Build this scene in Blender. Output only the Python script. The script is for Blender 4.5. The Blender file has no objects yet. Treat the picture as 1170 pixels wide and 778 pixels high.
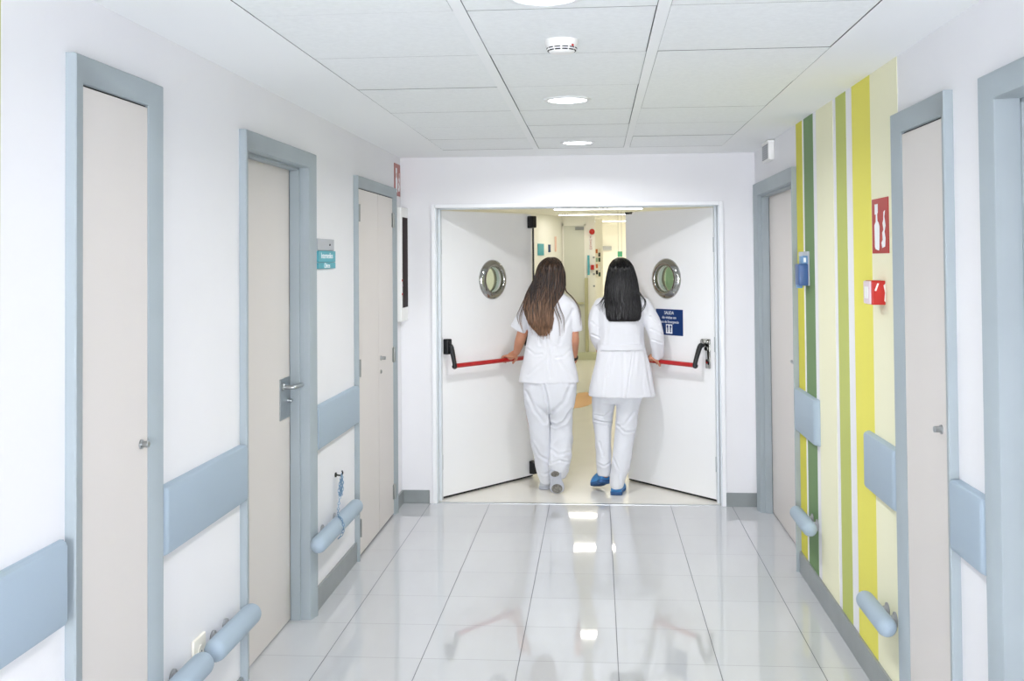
import bpy, bmesh, math, random
import numpy as np
from mathutils import Vector, Matrix, noise
random.seed(7)
R = math.radians
COL = bpy.context.scene.collection
# ------------------------------------------------------------------ dimensions (metres)
WL, WR, D, H = -1.324, 1.042, 7.06, 2.324      # left wall, right wall, end wall, ceiling
TH = 0.12                                      # end wall thickness
BACK = -4.2

# ------------------------------------------------------------------ materials
def lin(c):
    return tuple(((v/255)/12.92 if v/255 <= .04045 else ((v/255+.055)/1.055)**2.4) for v in c)+(1,)
def mat(name, rgb, rough=.5, metal=0, bump=0, bscale=200, bdist=.001, var=0, vscale=3, spec=.5, coat=0, emit=None, es=0, trans=0, ior=1.45, sub=0, sheen=0):
    m = bpy.data.materials.new(name); m.use_nodes = True
    nt = m.node_tree; b = nt.nodes['Principled BSDF']
    b.inputs['Base Color'].default_value = lin(rgb)
    b.inputs['Roughness'].default_value = rough
    b.inputs['Metallic'].default_value = metal
    b.inputs['Specular IOR Level'].default_value = spec
    b.inputs['Coat Weight'].default_value = coat
    b.inputs['Transmission Weight'].default_value = trans
    b.inputs['IOR'].default_value = ior
    b.inputs['Sheen Weight'].default_value = sheen
    if sub:
        b.inputs['Subsurface Weight'].default_value = sub
        b.inputs['Subsurface Scale'].default_value = .01
    if emit:
        b.inputs['Emission Color'].default_value = lin(emit); b.inputs['Emission Strength'].default_value = es
    tc = nt.nodes.new('ShaderNodeTexCoord')
    if var:
        n = nt.nodes.new('ShaderNodeTexNoise'); n.inputs['Scale'].default_value = vscale; n.inputs['Detail'].default_value = 5
        nt.links.new(tc.outputs['Object'], n.inputs['Vector'])
        r = nt.nodes.new('ShaderNodeValToRGB')
        a = lin(tuple(max(0, v-var) for v in rgb)); c = lin(tuple(min(255, v+var) for v in rgb))
        r.color_ramp.elements[0].position = .3; r.color_ramp.elements[1].position = .7
        r.color_ramp.elements[0].color = a; r.color_ramp.elements[1].color = c
        nt.links.new(n.outputs['Fac'], r.inputs['Fac']); nt.links.new(r.outputs['Color'], b.inputs['Base Color'])
    if bump:
        n = nt.nodes.new('ShaderNodeTexNoise'); n.inputs['Scale'].default_value = bscale; n.inputs['Detail'].default_value = 3
        nt.links.new(tc.outputs['Object'], n.inputs['Vector'])
        bp = nt.nodes.new('ShaderNodeBump'); bp.inputs['Strength'].default_value = bump; bp.inputs['Distance'].default_value = bdist
        nt.links.new(n.outputs['Fac'], bp.inputs['Height']); nt.links.new(bp.outputs['Normal'], b.inputs['Normal'])
    return m

M = {}
M['wall'] = mat('white_wall_paint', (230,230,233), .6, bump=.15, bscale=260, bdist=.0006, var=2, vscale=1.5, spec=.3)
M['farwall'] = mat('cream_wall_paint', (246,245,239), .6, spec=.3)
M['plaster'] = mat('ceiling_plaster', (240,242,243), .8, spec=.2)
M['panel'] = mat('ceiling_panel', (236,239,240), .85, bump=.35, bscale=420, bdist=.0008, var=3, vscale=60, spec=.2)
M['gapshade'] = mat('ceiling_gap_shade', (112,115,117), .9)  # painted shade for the ceiling gaps: backing slab and panel sides
M['frame'] = mat('blue_grey_enamel', (156,166,171), .45, bump=.05, bscale=150, spec=.45, var=3, vscale=4)
M['leaf'] = mat('warm_white_laminate', (214,209,205), .45, spec=.4, var=1, vscale=2)
M['leafdoor'] = mat('white_laminate', (242,243,244), .4, spec=.4)
M['whiteframe'] = mat('white_enamel', (238,240,243), .3, spec=.5)
M['bumper'] = mat('blue_grey_vinyl', (160,176,190), .55, bump=.25, bscale=700, bdist=.0004, spec=.35)
M['skirt'] = mat('grey_skirting', (138,144,145), .35, spec=.5, var=5, vscale=8)
M['dark'] = mat('dark_gap', (22,22,24), .7)
M['black'] = mat('black_plastic', (24,26,29), .35, spec=.5)
M['steel'] = mat('satin_steel', (178,182,184), .28, metal=1, var=6, vscale=30)
M['chrome'] = mat('polished_chrome', (176,176,172), .05, metal=1)
M['zinc'] = mat('zinc_hinge', (150,153,150), .38, metal=.9)
M['red'] = mat('red_push_bar', (178,22,24), .3, spec=.5, coat=.3)
M['redsign'] = mat('red_sign', (176,38,32), .4)
M['redplastic'] = mat('red_plastic', (184,32,26), .35)
M['white'] = mat('white_plastic', (238,238,236), .4)
M['ivory'] = mat('ivory_plastic', (238,234,222), .4)
M['grey'] = mat('grey_plastic', (150,152,154), .5)
M['lettwhite'] = mat('white_lettering', (240,243,246), .5)
M['bluesign'] = mat('navy_sign', (10,50,108), .35)
M['teal'] = mat('teal_sign', (82,168,184), .4)
M['signgrey'] = mat('grey_sign', (178,182,190), .35)
M['blueplastic'] = mat('blue_plastic', (70,104,160), .35, trans=.15)
M['bluesky'] = mat('blue_label', (108,148,190), .4)
M['glassy'] = mat('dark_glass', (30,10,10), .6, spec=.15)
M['pinkish'] = mat('printed_label', (222,205,214), .4)
M['skin'] = mat('skin', (196,140,112), .5, bump=.12, bscale=500, bdist=.0004, var=6, vscale=14, sub=.12)
M['cotton'] = mat('white_cotton', (225,226,231), .85, bump=.18, bscale=900, bdist=.0005, sheen=.15, spec=.2)
M['coat'] = mat('white_coat_cloth', (225,226,231), .8, bump=.14, bscale=900, bdist=.0005, sheen=.15, spec=.2)
M['trouser'] = mat('white_trouser_cloth', (219,221,227), .85, bump=.18, bscale=900, bdist=.0005, sheen=.15, spec=.2)
M['clog'] = mat('blue_clog_rubber', (70,136,196), .45, spec=.4)
M['clogin'] = mat('clog_lining', (16,24,40), .8)
M['clogsole'] = mat('clog_sole', (52,92,142), .7)
M['shoe'] = mat('grey_white_shoe', (196,200,206), .6)
M['sole'] = mat('shoe_sole_grey', (120,118,112), .75, bump=.6, bscale=160, bdist=.002, var=30, vscale=70)
M['solelight'] = mat('shoe_sole_arch', (186,190,200), .7)
M['watch'] = mat('watch_strap', (38,34,34), .5)
M['chainm'] = mat('chain_links', (120,150,178), .35, metal=.4)
M['yellow'] = mat('yellow_paint', (228,221,98), .6, spec=.3)
M['oliveyellow'] = mat('mustard_green_paint', (206,200,72), .6, spec=.3)
M['green'] = mat('green_paint', (112,142,96), .6, spec=.3)
M['olive'] = mat('lime_green_paint', (186,194,108), .6, spec=.3)
M['pale'] = mat('pale_yellow_paint', (236,234,204), .6, spec=.3)
M['orange'] = mat('orange_vinyl', (240,176,96), .3)
M['oliveplate'] = mat('olive_plate', (188,186,150), .5)
M['farskirt'] = mat('sage_skirting', (204,206,176), .5)
M['fargrey'] = mat('grey_green_door', (214,216,206), .5)
M['cabgreen'] = mat('sage_green_cabinet', (150,178,156), .5)
M['exitgreen'] = mat('exit_green', (96,190,150), .5)
M['wood'] = mat('brown_wood', (122,84,58), .5)
M['lamp'] = mat('lamp_glow', (255,255,255), .5, emit=(245,250,255), es=9)
M['lampwarm'] = mat('lamp_glow_warm', (255,255,255), .5, emit=(255,250,240), es=17)
M['lampbody'] = mat('lamp_rim', (226,228,230), .35)
M['pinkpaper'] = mat('pink_paper', (240,205,190), .6)
M['orangepaper'] = mat('orange_paper', (206,120,70), .6)
M['darkgreen'] = mat('dark_green_paper', (40,74,60), .6)

def mat_glass():
    m = bpy.data.materials.new('porthole_glass'); m.use_nodes = True
    nt = m.node_tree; b = nt.nodes['Principled BSDF']
    b.inputs['Base Color'].default_value = (.86,.95,.88,1); b.inputs['Transmission Weight'].default_value = 1
    b.inputs['Roughness'].default_value = .0; b.inputs['IOR'].default_value = 1.05
    return m
M['glass'] = mat_glass()

def mat_floor():
    m = bpy.data.materials.new('grey_porcelain_tiles'); m.use_nodes = True
    nt = m.node_tree; N = nt.nodes; L = nt.links; b = N['Principled BSDF']
    tc = N.new('ShaderNodeTexCoord'); sp = N.new('ShaderNodeSeparateXYZ'); L.new(tc.outputs['Object'], sp.inputs[0])
    def mth(op, a, bb=None):
        n = N.new('ShaderNodeMath'); n.operation = op
        for i, v in enumerate((a, bb)):
            if v is None: continue
            if isinstance(v, (int, float)): n.inputs[i].default_value = v
            else: L.new(v, n.inputs[i])
        return n.outputs[0]
    def line(coord, off, w):
        t = mth('DIVIDE', mth('SUBTRACT', coord, off), .4)
        f = mth('SUBTRACT', t, mth('FLOOR', t))
        e = mth('MINIMUM', f, mth('SUBTRACT', 1.0, f))
        return mth('LESS_THAN', e, w/.4), mth('FLOOR', t)
    lx, ix = line(sp.outputs[0], -1.1316, .0017)
    ly, iy = line(sp.outputs[1], 6.72, .0019)
    cmb = N.new('ShaderNodeCombineXYZ'); L.new(ix, cmb.inputs[0]); L.new(iy, cmb.inputs[1])
    wn = N.new('ShaderNodeTexWhiteNoise'); wn.noise_dimensions = '3D'; L.new(cmb.outputs[0], wn.inputs['Vector'])
    nz = N.new('ShaderNodeTexNoise'); nz.inputs['Scale'].default_value = 3.2; nz.inputs['Detail'].default_value = 6
    mp = N.new('ShaderNodeMapping'); mp.inputs['Scale'].default_value = (1.6, .7, 1); L.new(tc.outputs['Object'], mp.inputs[0]); L.new(mp.outputs[0], nz.inputs['Vector'])
    mix = N.new('ShaderNodeMix'); mix.data_type = 'RGBA'
    mix.inputs[6].default_value = lin((192,194,197)); mix.inputs[7].default_value = lin((203,205,208))
    v = mth('ADD', mth('MULTIPLY', nz.outputs['Fac'], .75), mth('MULTIPLY', wn.outputs['Value'], .25))
    L.new(v, mix.inputs[0])
    g1 = N.new('ShaderNodeMix'); g1.data_type = 'RGBA'; L.new(ly, g1.inputs[0]); L.new(mix.outputs[2], g1.inputs[6]); g1.inputs[7].default_value = lin((138,140,144))
    g2 = N.new('ShaderNodeMix'); g2.data_type = 'RGBA'; L.new(lx, g2.inputs[0]); L.new(g1.outputs[2], g2.inputs[6]); g2.inputs[7].default_value = lin((90,92,98))
    L.new(g2.outputs[2], b.inputs['Base Color'])
    gr = mth('MAXIMUM', lx, ly)
    n2 = N.new('ShaderNodeTexNoise'); n2.inputs['Scale'].default_value = 5; n2.inputs['Detail'].default_value = 4; L.new(tc.outputs['Object'], n2.inputs['Vector'])
    L.new(mth('ADD', mth('ADD', .03, mth('MULTIPLY', n2.outputs['Fac'], .012)), mth('MULTIPLY', gr, .5)), b.inputs['Roughness'])
    b.inputs['Specular IOR Level'].default_value = .75
    b.inputs['Coat Weight'].default_value = .25; b.inputs['Coat Roughness'].default_value = .05
    bp = N.new('ShaderNodeBump'); bp.inputs['Strength'].default_value = .5; bp.inputs['Distance'].default_value = .0006; bp.invert = True
    L.new(gr, bp.inputs['Height']); L.new(bp.outputs['Normal'], b.inputs['Normal'])
    return m
M['floor'] = mat_floor()
M['beige'] = mat('beige_linoleum', (234,231,223), .16, var=2, vscale=4, spec=.5)

def mat_hair(name, root, tip, z0, z1, rough):
    m = bpy.data.materials.new(name); m.use_nodes = True
    nt = m.node_tree; N = nt.nodes; L = nt.links; b = N['Principled BSDF']
    g = N.new('ShaderNodeTexCoord'); sp = N.new('ShaderNodeSeparateXYZ'); L.new(g.outputs['Object'], sp.inputs[0])
    mp = N.new('ShaderNodeMapping'); mp.inputs['Scale'].default_value = (260, 120, 4); L.new(g.outputs['Object'], mp.inputs[0])
    nz = N.new('ShaderNodeTexNoise'); nz.inputs['Scale'].default_value = 1; nz.inputs['Detail'].default_value = 4; L.new(mp.outputs[0], nz.inputs['Vector'])
    mr = N.new('ShaderNodeMapRange'); L.new(sp.outputs[2], mr.inputs[0])
    mr.inputs[1].default_value = z0; mr.inputs[2].default_value = z1; mr.inputs[3].default_value = 0; mr.inputs[4].default_value = .75
    ad = N.new('ShaderNodeMath'); ad.operation = 'MULTIPLY_ADD'; L.new(nz.outputs['Fac'], ad.inputs[0]); ad.inputs[1].default_value = 2.4; 
    sb = N.new('ShaderNodeMath'); sb.operation = 'SUBTRACT'; L.new(mr.outputs[0], sb.inputs[0]); sb.inputs[1].default_value = 1.24
    L.new(sb.outputs[0], ad.inputs[2])
    mix = N.new('ShaderNodeMix'); mix.data_type = 'RGBA'; L.new(ad.outputs[0], mix.inputs[0])
    mix.inputs[6].default_value = lin(root); mix.inputs[7].default_value = lin(tip)
    L.new(mix.outputs[2], b.inputs['Base Color'])
    b.inputs['Roughness'].default_value = rough; b.inputs['Specular IOR Level'].default_value = .5
    b.inputs['Anisotropic'].default_value = .6
    bp = N.new('ShaderNodeBump'); bp.inputs['Strength'].default_value = .6; bp.inputs['Distance'].default_value = .003
    L.new(nz.outputs['Fac'], bp.inputs['Height']); L.new(bp.outputs['Normal'], b.inputs['Normal'])
    return m
M['hair_brown'] = mat_hair('brown_hair', (30,21,19), (166,124,92), 1.44, 1.06, .38)
M['hair_black'] = mat_hair('black_hair', (8,8,11), (30,27,30), 1.45, 1.15, .3)

# ------------------------------------------------------------------ helpers
def new_obj(name, me, parent=None, **props):
    o = bpy.data.objects.new(name, me); COL.objects.link(o)
    if parent: o.parent = parent
    for k, v in props.items(): o[k] = v
    return o
def finish(bm, name, m, parent=None, smooth=False, loc=None, auto=None, **props):
    me = bpy.data.meshes.new(name)
    bmesh.ops.recalc_face_normals(bm, faces=bm.faces)
    if loc is not None: bmesh.ops.translate(bm, verts=bm.verts, vec=-Vector(loc))
    bm.to_mesh(me); bm.free()
    for mm in (m if isinstance(m, (list, tuple)) else [m]): me.materials.append(mm)
    if smooth: me.shade_smooth()
    if auto is not None:
        me.shade_smooth()
        me.set_sharp_from_angle(angle=R(auto))
    o = new_obj(name, me, parent, **props)
    if loc is not None: o.location = loc
    return o
def empty(name, loc=(0,0,0), rz=0, **props):
    o = bpy.data.objects.new(name, None); COL.objects.link(o); o.location = loc; o.rotation_euler = (0,0,rz)
    o.empty_display_size = .1
    for k, v in props.items(): o[k] = v
    return o
def BM(): return bmesh.new()
def box(bm, x0, x1, y0, y1, z0, z1, bev=0, seg=2, mi=0):
    t = bmesh.new()
    v = [t.verts.new((x, y, z)) for x in (x0, x1) for y in (y0, y1) for z in (z0, z1)]
    for f in ((0,1,3,2),(4,6,7,5),(0,4,5,1),(2,3,7,6),(0,2,6,4),(1,5,7,3)): t.faces.new([v[i] for i in f])
    bmesh.ops.recalc_face_normals(t, faces=t.faces)
    if bev: bmesh.ops.bevel(t, geom=t.edges[:], offset=bev, segments=seg, profile=.5, affect='EDGES')
    for f in t.faces: f.material_index = mi
    me = bpy.data.meshes.new('t'); t.to_mesh(me); t.free(); bm.from_mesh(me); bpy.data.meshes.remove(me)
def merge(bm, t, mi=None):
    if mi is not None:
        for f in t.faces: f.material_index = mi
    me = bpy.data.meshes.new('t'); t.to_mesh(me); t.free(); bm.from_mesh(me); bpy.data.meshes.remove(me)
def catmull(P, n):
    P = [np.array(p, float) for p in P]; out = []
    for i in range(len(P)-1):
        p0 = P[max(i-1,0)]; p1 = P[i]; p2 = P[i+1]; p3 = P[min(i+2,len(P)-1)]
        for k in range(n):
            t = k/n
            out.append(.5*((2*p1)+(-p0+p2)*t+(2*p0-5*p1+4*p2-p3)*t*t+(-p0+3*p1-3*p2+p3)*t**3))
    out.append(P[-1]); return out
def loft(bm, secs, n=40, sub=4, ex=2.0, fold=None, mi=0):
    """horizontal rings: (z, cx, cy, rx, ry)"""
    rings = []
    S = catmull(secs, sub) if sub > 1 else [np.array(s, float) for s in secs]
    for z, cx, cy, rx, ry in S:
        rx = max(rx, .0015); ry = max(ry, .0015)
        ring = []
        for k in range(n):
            a = 2*math.pi*k/n; c, s = math.cos(a), math.sin(a)
            f = (abs(c)**ex+abs(s)**ex)**(-1/ex)
            d = fold(a, z) if fold else 0
            ring.append(bm.verts.new((cx+(rx+d)*c*f, cy+(ry+d)*s*f, z)))
        rings.append(ring)
    skin_rings(bm, rings, mi)
def skin_rings(bm, rings, mi=0):
    n = len(rings[0]); fs = []
    for a, b in zip(rings, rings[1:]):
        for k in range(n):
            fs.append(bm.faces.new((a[k], a[(k+1)%n], b[(k+1)%n], b[k])))
    fs.append(bm.faces.new(rings[0][::-1])); fs.append(bm.faces.new(rings[-1]))
    for f in fs: f.material_index = mi
def tube(bm, pts, rad, n=16, sub=1, up=(0,0,1), flat=1.0, mi=0, hemi=False):
    """tube along pts; rad scalar or list; flat = ratio of second axis"""
    if not isinstance(rad, (list, tuple)): rad = [rad]*len(pts)
    S = catmull([tuple(p)+(r,) for p, r in zip(pts, rad)], sub) if sub > 1 else [np.array(tuple(p)+(r,), float) for p, r in zip(pts, rad)]
    C = [Vector(s[:3]) for s in S]; rr = [max(s[3], .0002) for s in S]
    if hemi:                                             # rounded ends
        d0 = (C[0]-C[1]).normalized(); d1 = (C[-1]-C[-2]).normalized(); a, b = C[0], C[-1]; ra, rb = rr[0], rr[-1]
        pre = [(a+d0*ra*math.sin(t), ra*math.cos(t)) for t in (R(88), R(70), R(45), R(22))]
        post = [(b+d1*rb*math.sin(t), rb*math.cos(t)) for t in (R(22), R(45), R(70), R(88))]
        C = [p[0] for p in pre]+C+[p[0] for p in post]; rr = [p[1] for p in pre]+rr+[p[1] for p in post]
    T = []
    for i in range(len(C)):
        t = C[min(i+1, len(C)-1)]-C[max(i-1, 0)]
        T.append(t.normalized() if t.length > 1e-9 else Vector((0,0,1)))
    u = Vector(up)
    if abs(u.dot(T[0])) > .95: u = Vector((1,0,0))
    u = (u-T[0]*u.dot(T[0])).normalized()
    rings = []
    for c, t, r in zip(C, T, rr):
        u = (u-t*u.dot(t)).normalized(); w = t.cross(u)
        rings.append([bm.verts.new(c+(u*math.cos(2*math.pi*k/n)*r+w*math.sin(2*math.pi*k/n)*r*flat)) for k in range(n)])
    skin_rings(bm, rings, mi)
def cyl(bm, p0, p1, r0, r1=None, n=24, mi=0): tube(bm, [p0, p1], [r0, r0 if r1 is None else r1], n=n, mi=mi)
def ell(bm, c, r, rot=None, seg=20, mi=0):
    t = bmesh.new(); bmesh.ops.create_uvsphere(t, u_segments=seg, v_segments=max(8, seg*2//3), radius=1)
    mtx = Matrix.Translation(c) @ (rot.to_4x4() if rot else Matrix.Identity(4)) @ Matrix.Diagonal((*r, 1))
    bmesh.ops.transform(t, matrix=mtx, verts=t.verts); merge(bm, t, mi)
def poly(bm, pts, axis_vec, mi=0):
    """extrude a planar polygon along a vector"""
    a = [bm.verts.new(p) for p in pts]; b = [bm.verts.new(Vector(p)+Vector(axis_vec)) for p in pts]
    fs = [bm.faces.new(a), bm.faces.new(b[::-1])]
    n = len(a)
    for i in range(n): fs.append(bm.faces.new((a[i], b[i], b[(i+1)%n], a[(i+1)%n])))
    for f in fs: f.material_index = mi
def lathe(bm, prof, n=48, mtx=Matrix.Identity(4), mi=0, closed=False):
    """prof: (r, z) list, revolved about z"""
    rings = [[bm.verts.new(mtx @ Vector((max(r, 1e-5)*math.cos(2*math.pi*k/n), max(r, 1e-5)*math.sin(2*math.pi*k/n), z))) for k in range(n)] for r, z in prof]
    pairs = list(zip(rings, rings[1:]))
    if closed: pairs.append((rings[-1], rings[0]))
    for a, b in pairs:
        for k in range(n):
            bm.faces.new((a[k], a[(k+1)%n], b[(k+1)%n], b[k])).material_index = mi
def text_mesh(name, body, size, m, parent, mtx, ext=.0006, align='CENTER', sx=1):
    c = bpy.data.curves.new(name, 'FONT'); c.body = body; c.size = size; c.align_x = align; c.align_y = 'CENTER'; c.extrude = ext
    o = bpy.data.objects.new('t', c); COL.objects.link(o)
    dg = bpy.context.evaluated_depsgraph_get(); dg.update()
    me = bpy.data.meshes.new_from_object(o.evaluated_get(dg)); bpy.data.objects.remove(o)
    me.name = name; me.transform(mtx @ Matrix.Diagonal((sx,1,1,1))); me.materials.clear(); me.materials.append(m)
    return new_obj(name, me, parent)
def axes(o, x, y, z):
    m = Matrix.Identity(4)
    for i, v in enumerate((x, y, z)):
        for j in range(3): m[j][i] = v[j]
    for j in range(3): m[j][3] = o[j]
    return m
def on_left(x, y, z): return axes((x, y, z), (0,1,0), (0,0,1), (1,0,0))      # text plane on the left wall
def on_right(x, y, z): return axes((x, y, z), (0,-1,0), (0,0,1), (-1,0,0))

# ------------------------------------------------------------------ room shell
bm = BM(); box(bm, -2.2, 2.0, BACK, D+.01, -.12, 0)
finish(bm, 'floor', M['floor'], kind='structure')
bm = BM(); box(bm, -2.4, 3.2, D+.025, 23.2, -.12, 0)
finish(bm, 'floor_beige', M['beige'], kind='structure')
bm = BM(); box(bm, -1.10, .80, D+.005, D+.035, -.02, .0025)
finish(bm, 'trim_1', M['steel'], kind='structure')       # threshold strip

# wall with openings, y runs
def wall(name, x_in, x_out, y0, y1, holes, m=None, zt=H+.12):
    bm = BM(); y = y0
    for a, b, top in sorted(holes):
        box(bm, x_in, x_out, y, a, 0, zt); box(bm, x_in, x_out, a, b, top, zt); y = b
    box(bm, x_in, x_out, y, y1, 0, zt)
    return finish(bm, name, m or M['wall'], kind='structure')
wall('wall_left', WL-.22, WL, BACK, D, [(3.89, 4.755, 2.06)])
wall('wall_right', WR, WR+.22, BACK, D, [(2.00, 2.83, 2.04), (5.678, 6.897, 2.038)])
bm = BM()
box(bm, WL-.22, -1.088, D, D+TH, 0, H+.12); box(bm, .809, WR+.22, D, D+TH, 0, H+.12); box(bm, -1.088, .809, D, D+TH, 1.981, H+.12)
finish(bm, 'wall_end', M['wall'], kind='structure')
bm = BM(); box(bm, WL-.22, WR+.22, BACK-.15, BACK, 0, H+.12)
finish(bm, 'wall_rear', M['wall'], kind='structure')

# ceiling: plaster margins, T bars and slightly uneven panels
bm = BM()
X0, X3 = -.962, .776
bars = [(-.393, -.357), (.172, .208)]
rows = [-3.09, -2.49, -1.89, -1.29, -.69, -.09, .51, 1.11, 1.71, 2.31, 2.91, 3.55, 4.22, 4.90, 5.46, 6.02, 6.60]
box(bm, WL-.22, X0, BACK-.1, D, H, H+.03, mi=0); box(bm, X3, WR+.22, BACK-.1, D, H, H+.03, mi=0)
box(bm, X0, X3, rows[-1], D, H, H+.03, mi=0); box(bm, X0, X3, BACK-.1, rows[0], H, H+.03, mi=0)
for a, b in bars: box(bm, a, b, rows[0], rows[-1], H-.001, H+.012, mi=0)
cols = [(X0, -.393), (-.357, .172), (.208, X3)]
rg = random.Random(3)
for j in range(len(rows)-1):
    for i, (a, b) in enumerate(cols):
        g = [rg.choice((.0010, .0014, .0018, .003)) for _ in range(4)]
        dz = rg.uniform(.0005, .002)
        if i == 0: g[0] = .0004 if j % 2 else .0009
        if i == 2: g[1] = .0004 if j % 2 else .0009
        if (i, j) in ((0, 9),): g[3] = .0022; g[0] = .003
        if (i, j) in ((2, 10),): g[3] = .004; g[1] = .003
        if (i, j) in ((0, 15),): g[3] = .006
        if (i, j) in ((2, 13),): g[3] = .0045
        if (i, j) in ((1, 11),): g[3] = .0032; g[0] = .003
        box(bm, a+g[0], b-g[1], rows[j]+g[2], rows[j+1]-g[3], H+dz, H+.018, mi=1)
box(bm, WL-.22, WR+.22, BACK-.1, D, H+.034, H+.06, mi=2)
for f in bm.faces:
    if f.material_index < 2 and abs(f.calc_center_median().z-H-.01) < .008 and abs(f.normal.z) < .5: f.material_index = 2  # panel and bar sides coloured dark so the gaps look shaded
finish(bm, 'ceiling', [M['plaster'], M['panel'], M['gapshade']], kind='structure')

# skirting
def skirt(name, runs):
    bm = BM()
    for x0, x1, y0, y1, h in runs: box(bm, x0, x1, y0, y1, 0, h, bev=.002)
    finish(bm, name, M['skirt'], kind='structure')
skirt('baseboard_left', [(WL, WL+.012, BACK, 2.53, .105), (WL, WL+.012, 3.08, 3.825, .105), (WL, WL+.012, 4.82, 5.67, .105), (WL, WL+.012, 6.80, D, .088)])
skirt('baseboard_right', [(WR-.012, WR, BACK, 1.94, .11), (WR-.012, WR, 2.90, 3.17, .11), (WR-.012, WR, 3.74, 5.605, .11), (WR-.012, WR, 6.97, D, .09)])
skirt('baseboard_end', [(WL+.012, -1.135, D-.012, D, .088), (.828, WR-.012, D-.012, D, .09)])

# painted stripes on the right wall: thin coats of paint, each its own colour
bm = BM()
stripes = [(5.605, 5.445, 0), (5.40, 5.175, 1), (5.10, 4.745, 2), (4.685, 4.50, 3), (4.395, 4.105, 4), (4.105, 3.74, 2)]
for a, b, k in stripes: box(bm, WR-.0012, WR+.01, b, a, .10, H, mi=k)
finish(bm, 'wall_right_stripes', [M['oliveyellow'], M['green'], M['pale'], M['olive'], M['yellow']], kind='structure')
bm = BM(); box(bm, WL-.01, WL+.0012, 1.9, 2.249, .11, H); finish(bm, 'wall_left_stripe', M['olive'], kind='structure')

# ------------------------------------------------------------------ doors along the corridor
def frame_bm(X, n, y0, y1, zt, w, a=.028, b=.013, rec=.0, sides=(1,1)):
    """mitred frame on wall plane X whose normal is n (+1/-1); face slopes from a (outside) to b (inside)"""
    bm = BM()
    def P(y, z, d): return bm.verts.new((X+n*d, y, z))
    wy0, wy1 = w*sides[0], w*sides[1]
    out = [(y0,0),(y0,zt),(y1,zt),(y1,0)]; inn = [(y0+wy0,0),(y0+wy0,zt-w),(y1-wy1,zt-w),(y1-wy1,0)]
    r = .004
    def sh(p, q, d): # move p toward q by d
        v = Vector(q)-Vector(p); return tuple(Vector(p)+v.normalized()*d) if v.length > 1e-6 else p
    loops = [[P(*p, -.01) for p in out], [P(*p, a-r) for p in out], [P(*sh(p,q,r), a) for p, q in zip(out, inn)],
             [P(*sh(q,p,r), b) for p, q in zip(out, inn)], [P(*q, b-r) for q in inn], [P(*q, -rec-.02) for q in inn]]
    for l in loops:
        l[0].co.z = 0; l[3].co.z = 0
    for A, B in zip(loops, loops[1:]):
        for k in range(3): bm.faces.new((A[k], A[k+1], B[k+1], B[k]))
    return bm
def mkdoor(n_, X, n, y0, y1, zt, w, rec, kind, label=None, sides=(1,1), hinge_far=True, **kw):
    root = empty('door_%d' % n_, (X, (y0+y1)/2, 0), kind='structure')
    L = (X, (y0+y1)/2, 0)
    f = finish(frame_bm(X, n, y0, y1, zt, w, rec=max(rec, 0), sides=sides, **kw), 'door_frame', M['frame'], root, loc=L, auto=40); f.location = (0,0,0)
    iy0, iy1, iz = y0+w*sides[0], y1-w*sides[1], zt-w
    return root, L, iy0, iy1, iz
def part(bm, name, m, root, L, **k):
    bmesh.ops.translate(bm, verts=bm.verts, vec=-Vector(L)); return finish(bm, name, m, root, **k)
def rebate(X, n, iy0, iy1, iz, root, L, d):      # stop bead around a recessed door
    bm = BM()
    for a, b, z0, z1 in ((iy0, iy0+.012, 0, iz), (iy1-.012, iy1, 0, iz), (iy0, iy1, iz-.012, iz)):
        xs = sorted((X-n*d, X-n*(d-.045))); box(bm, xs[0], xs[1], a, b, z0, z1, bev=.002)
    part(bm, 'door_stop', M['frame'], root, L)
def knob(root, L, X, n, y, z, r=.011, ln=.022):
    bm = BM(); c = Vector((X, y, z)); N_ = Vector((n,0,0))
    cyl(bm, c-N_*.002, c+N_*.005, r*1.25, n=24); cyl(bm, c+N_*.004, c+N_*ln, r*.8, r*.9, n=24); ell(bm, c+N_*ln, (r*.4, r*.9, r*.9), seg=16)
    return part(bm, 'lock_knob', M['steel'], root, L, auto=40)

# door 1: narrow service door, near left
root, L, a, b, z = mkdoor(1, WL, 1, 2.540, 3.075, 2.160, .068, 0, 'flush')
bm = BM(); box(bm, WL-.005, WL+.009, a+.003, b-.003, .006, z-.006, bev=.001); part(bm, 'door_leaf', M['leaf'], root, L)
bm = BM(); box(bm, WL-.004, WL+.001, a, b, 0, z); part(bm, 'shadow_gap', M['dark'], root, L)
knob(root, L, WL+.009, 1, 2.958, 1.108)
# door 2: recessed door with lever handle
root, L, a, b, z = mkdoor(2, WL, 1, 3.828, 4.815, 2.125, .066, .082, 'recess')
bm = BM(); box(bm, WL-.125, WL-.082, a+.003, b-.004, .006, z-.006, bev=.0015); part(bm, 'door_leaf', M['leaf'], root, L)
bm = BM(); box(bm, WL-.14, WL-.126, a-.01, b+.01, 0, z+.01); box(bm, WL-.126, WL-.09, b-.004, b, 0, z); part(bm, 'shadow_gap', M['dark'], root, L)
rebate(WL, 1, a, b, z, root, L, .079)
hx = WL-.082
bm = BM(); box(bm, hx, hx+.004, 4.585, 4.752, .925, 1.108, bev=.001)
hp = part(bm, 'handle_plate', M['steel'], root, L)
bm = BM(); tube(bm, [(hx+.003,4.635,1.068),(hx+.045,4.635,1.068),(hx+.055,4.65,1.068),(hx+.056,4.70,1.068),(hx+.056,4.755,1.068),(hx+.052,4.775,1.068)], [.010,.0095,.010,.010,.009,.007], n=16, sub=4)
cyl(bm, (hx+.003,4.635,1.068), (hx+.010,4.635,1.068), .018)
part(bm, 'lever_handle', M['steel'], root, L, smooth=True)
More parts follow.
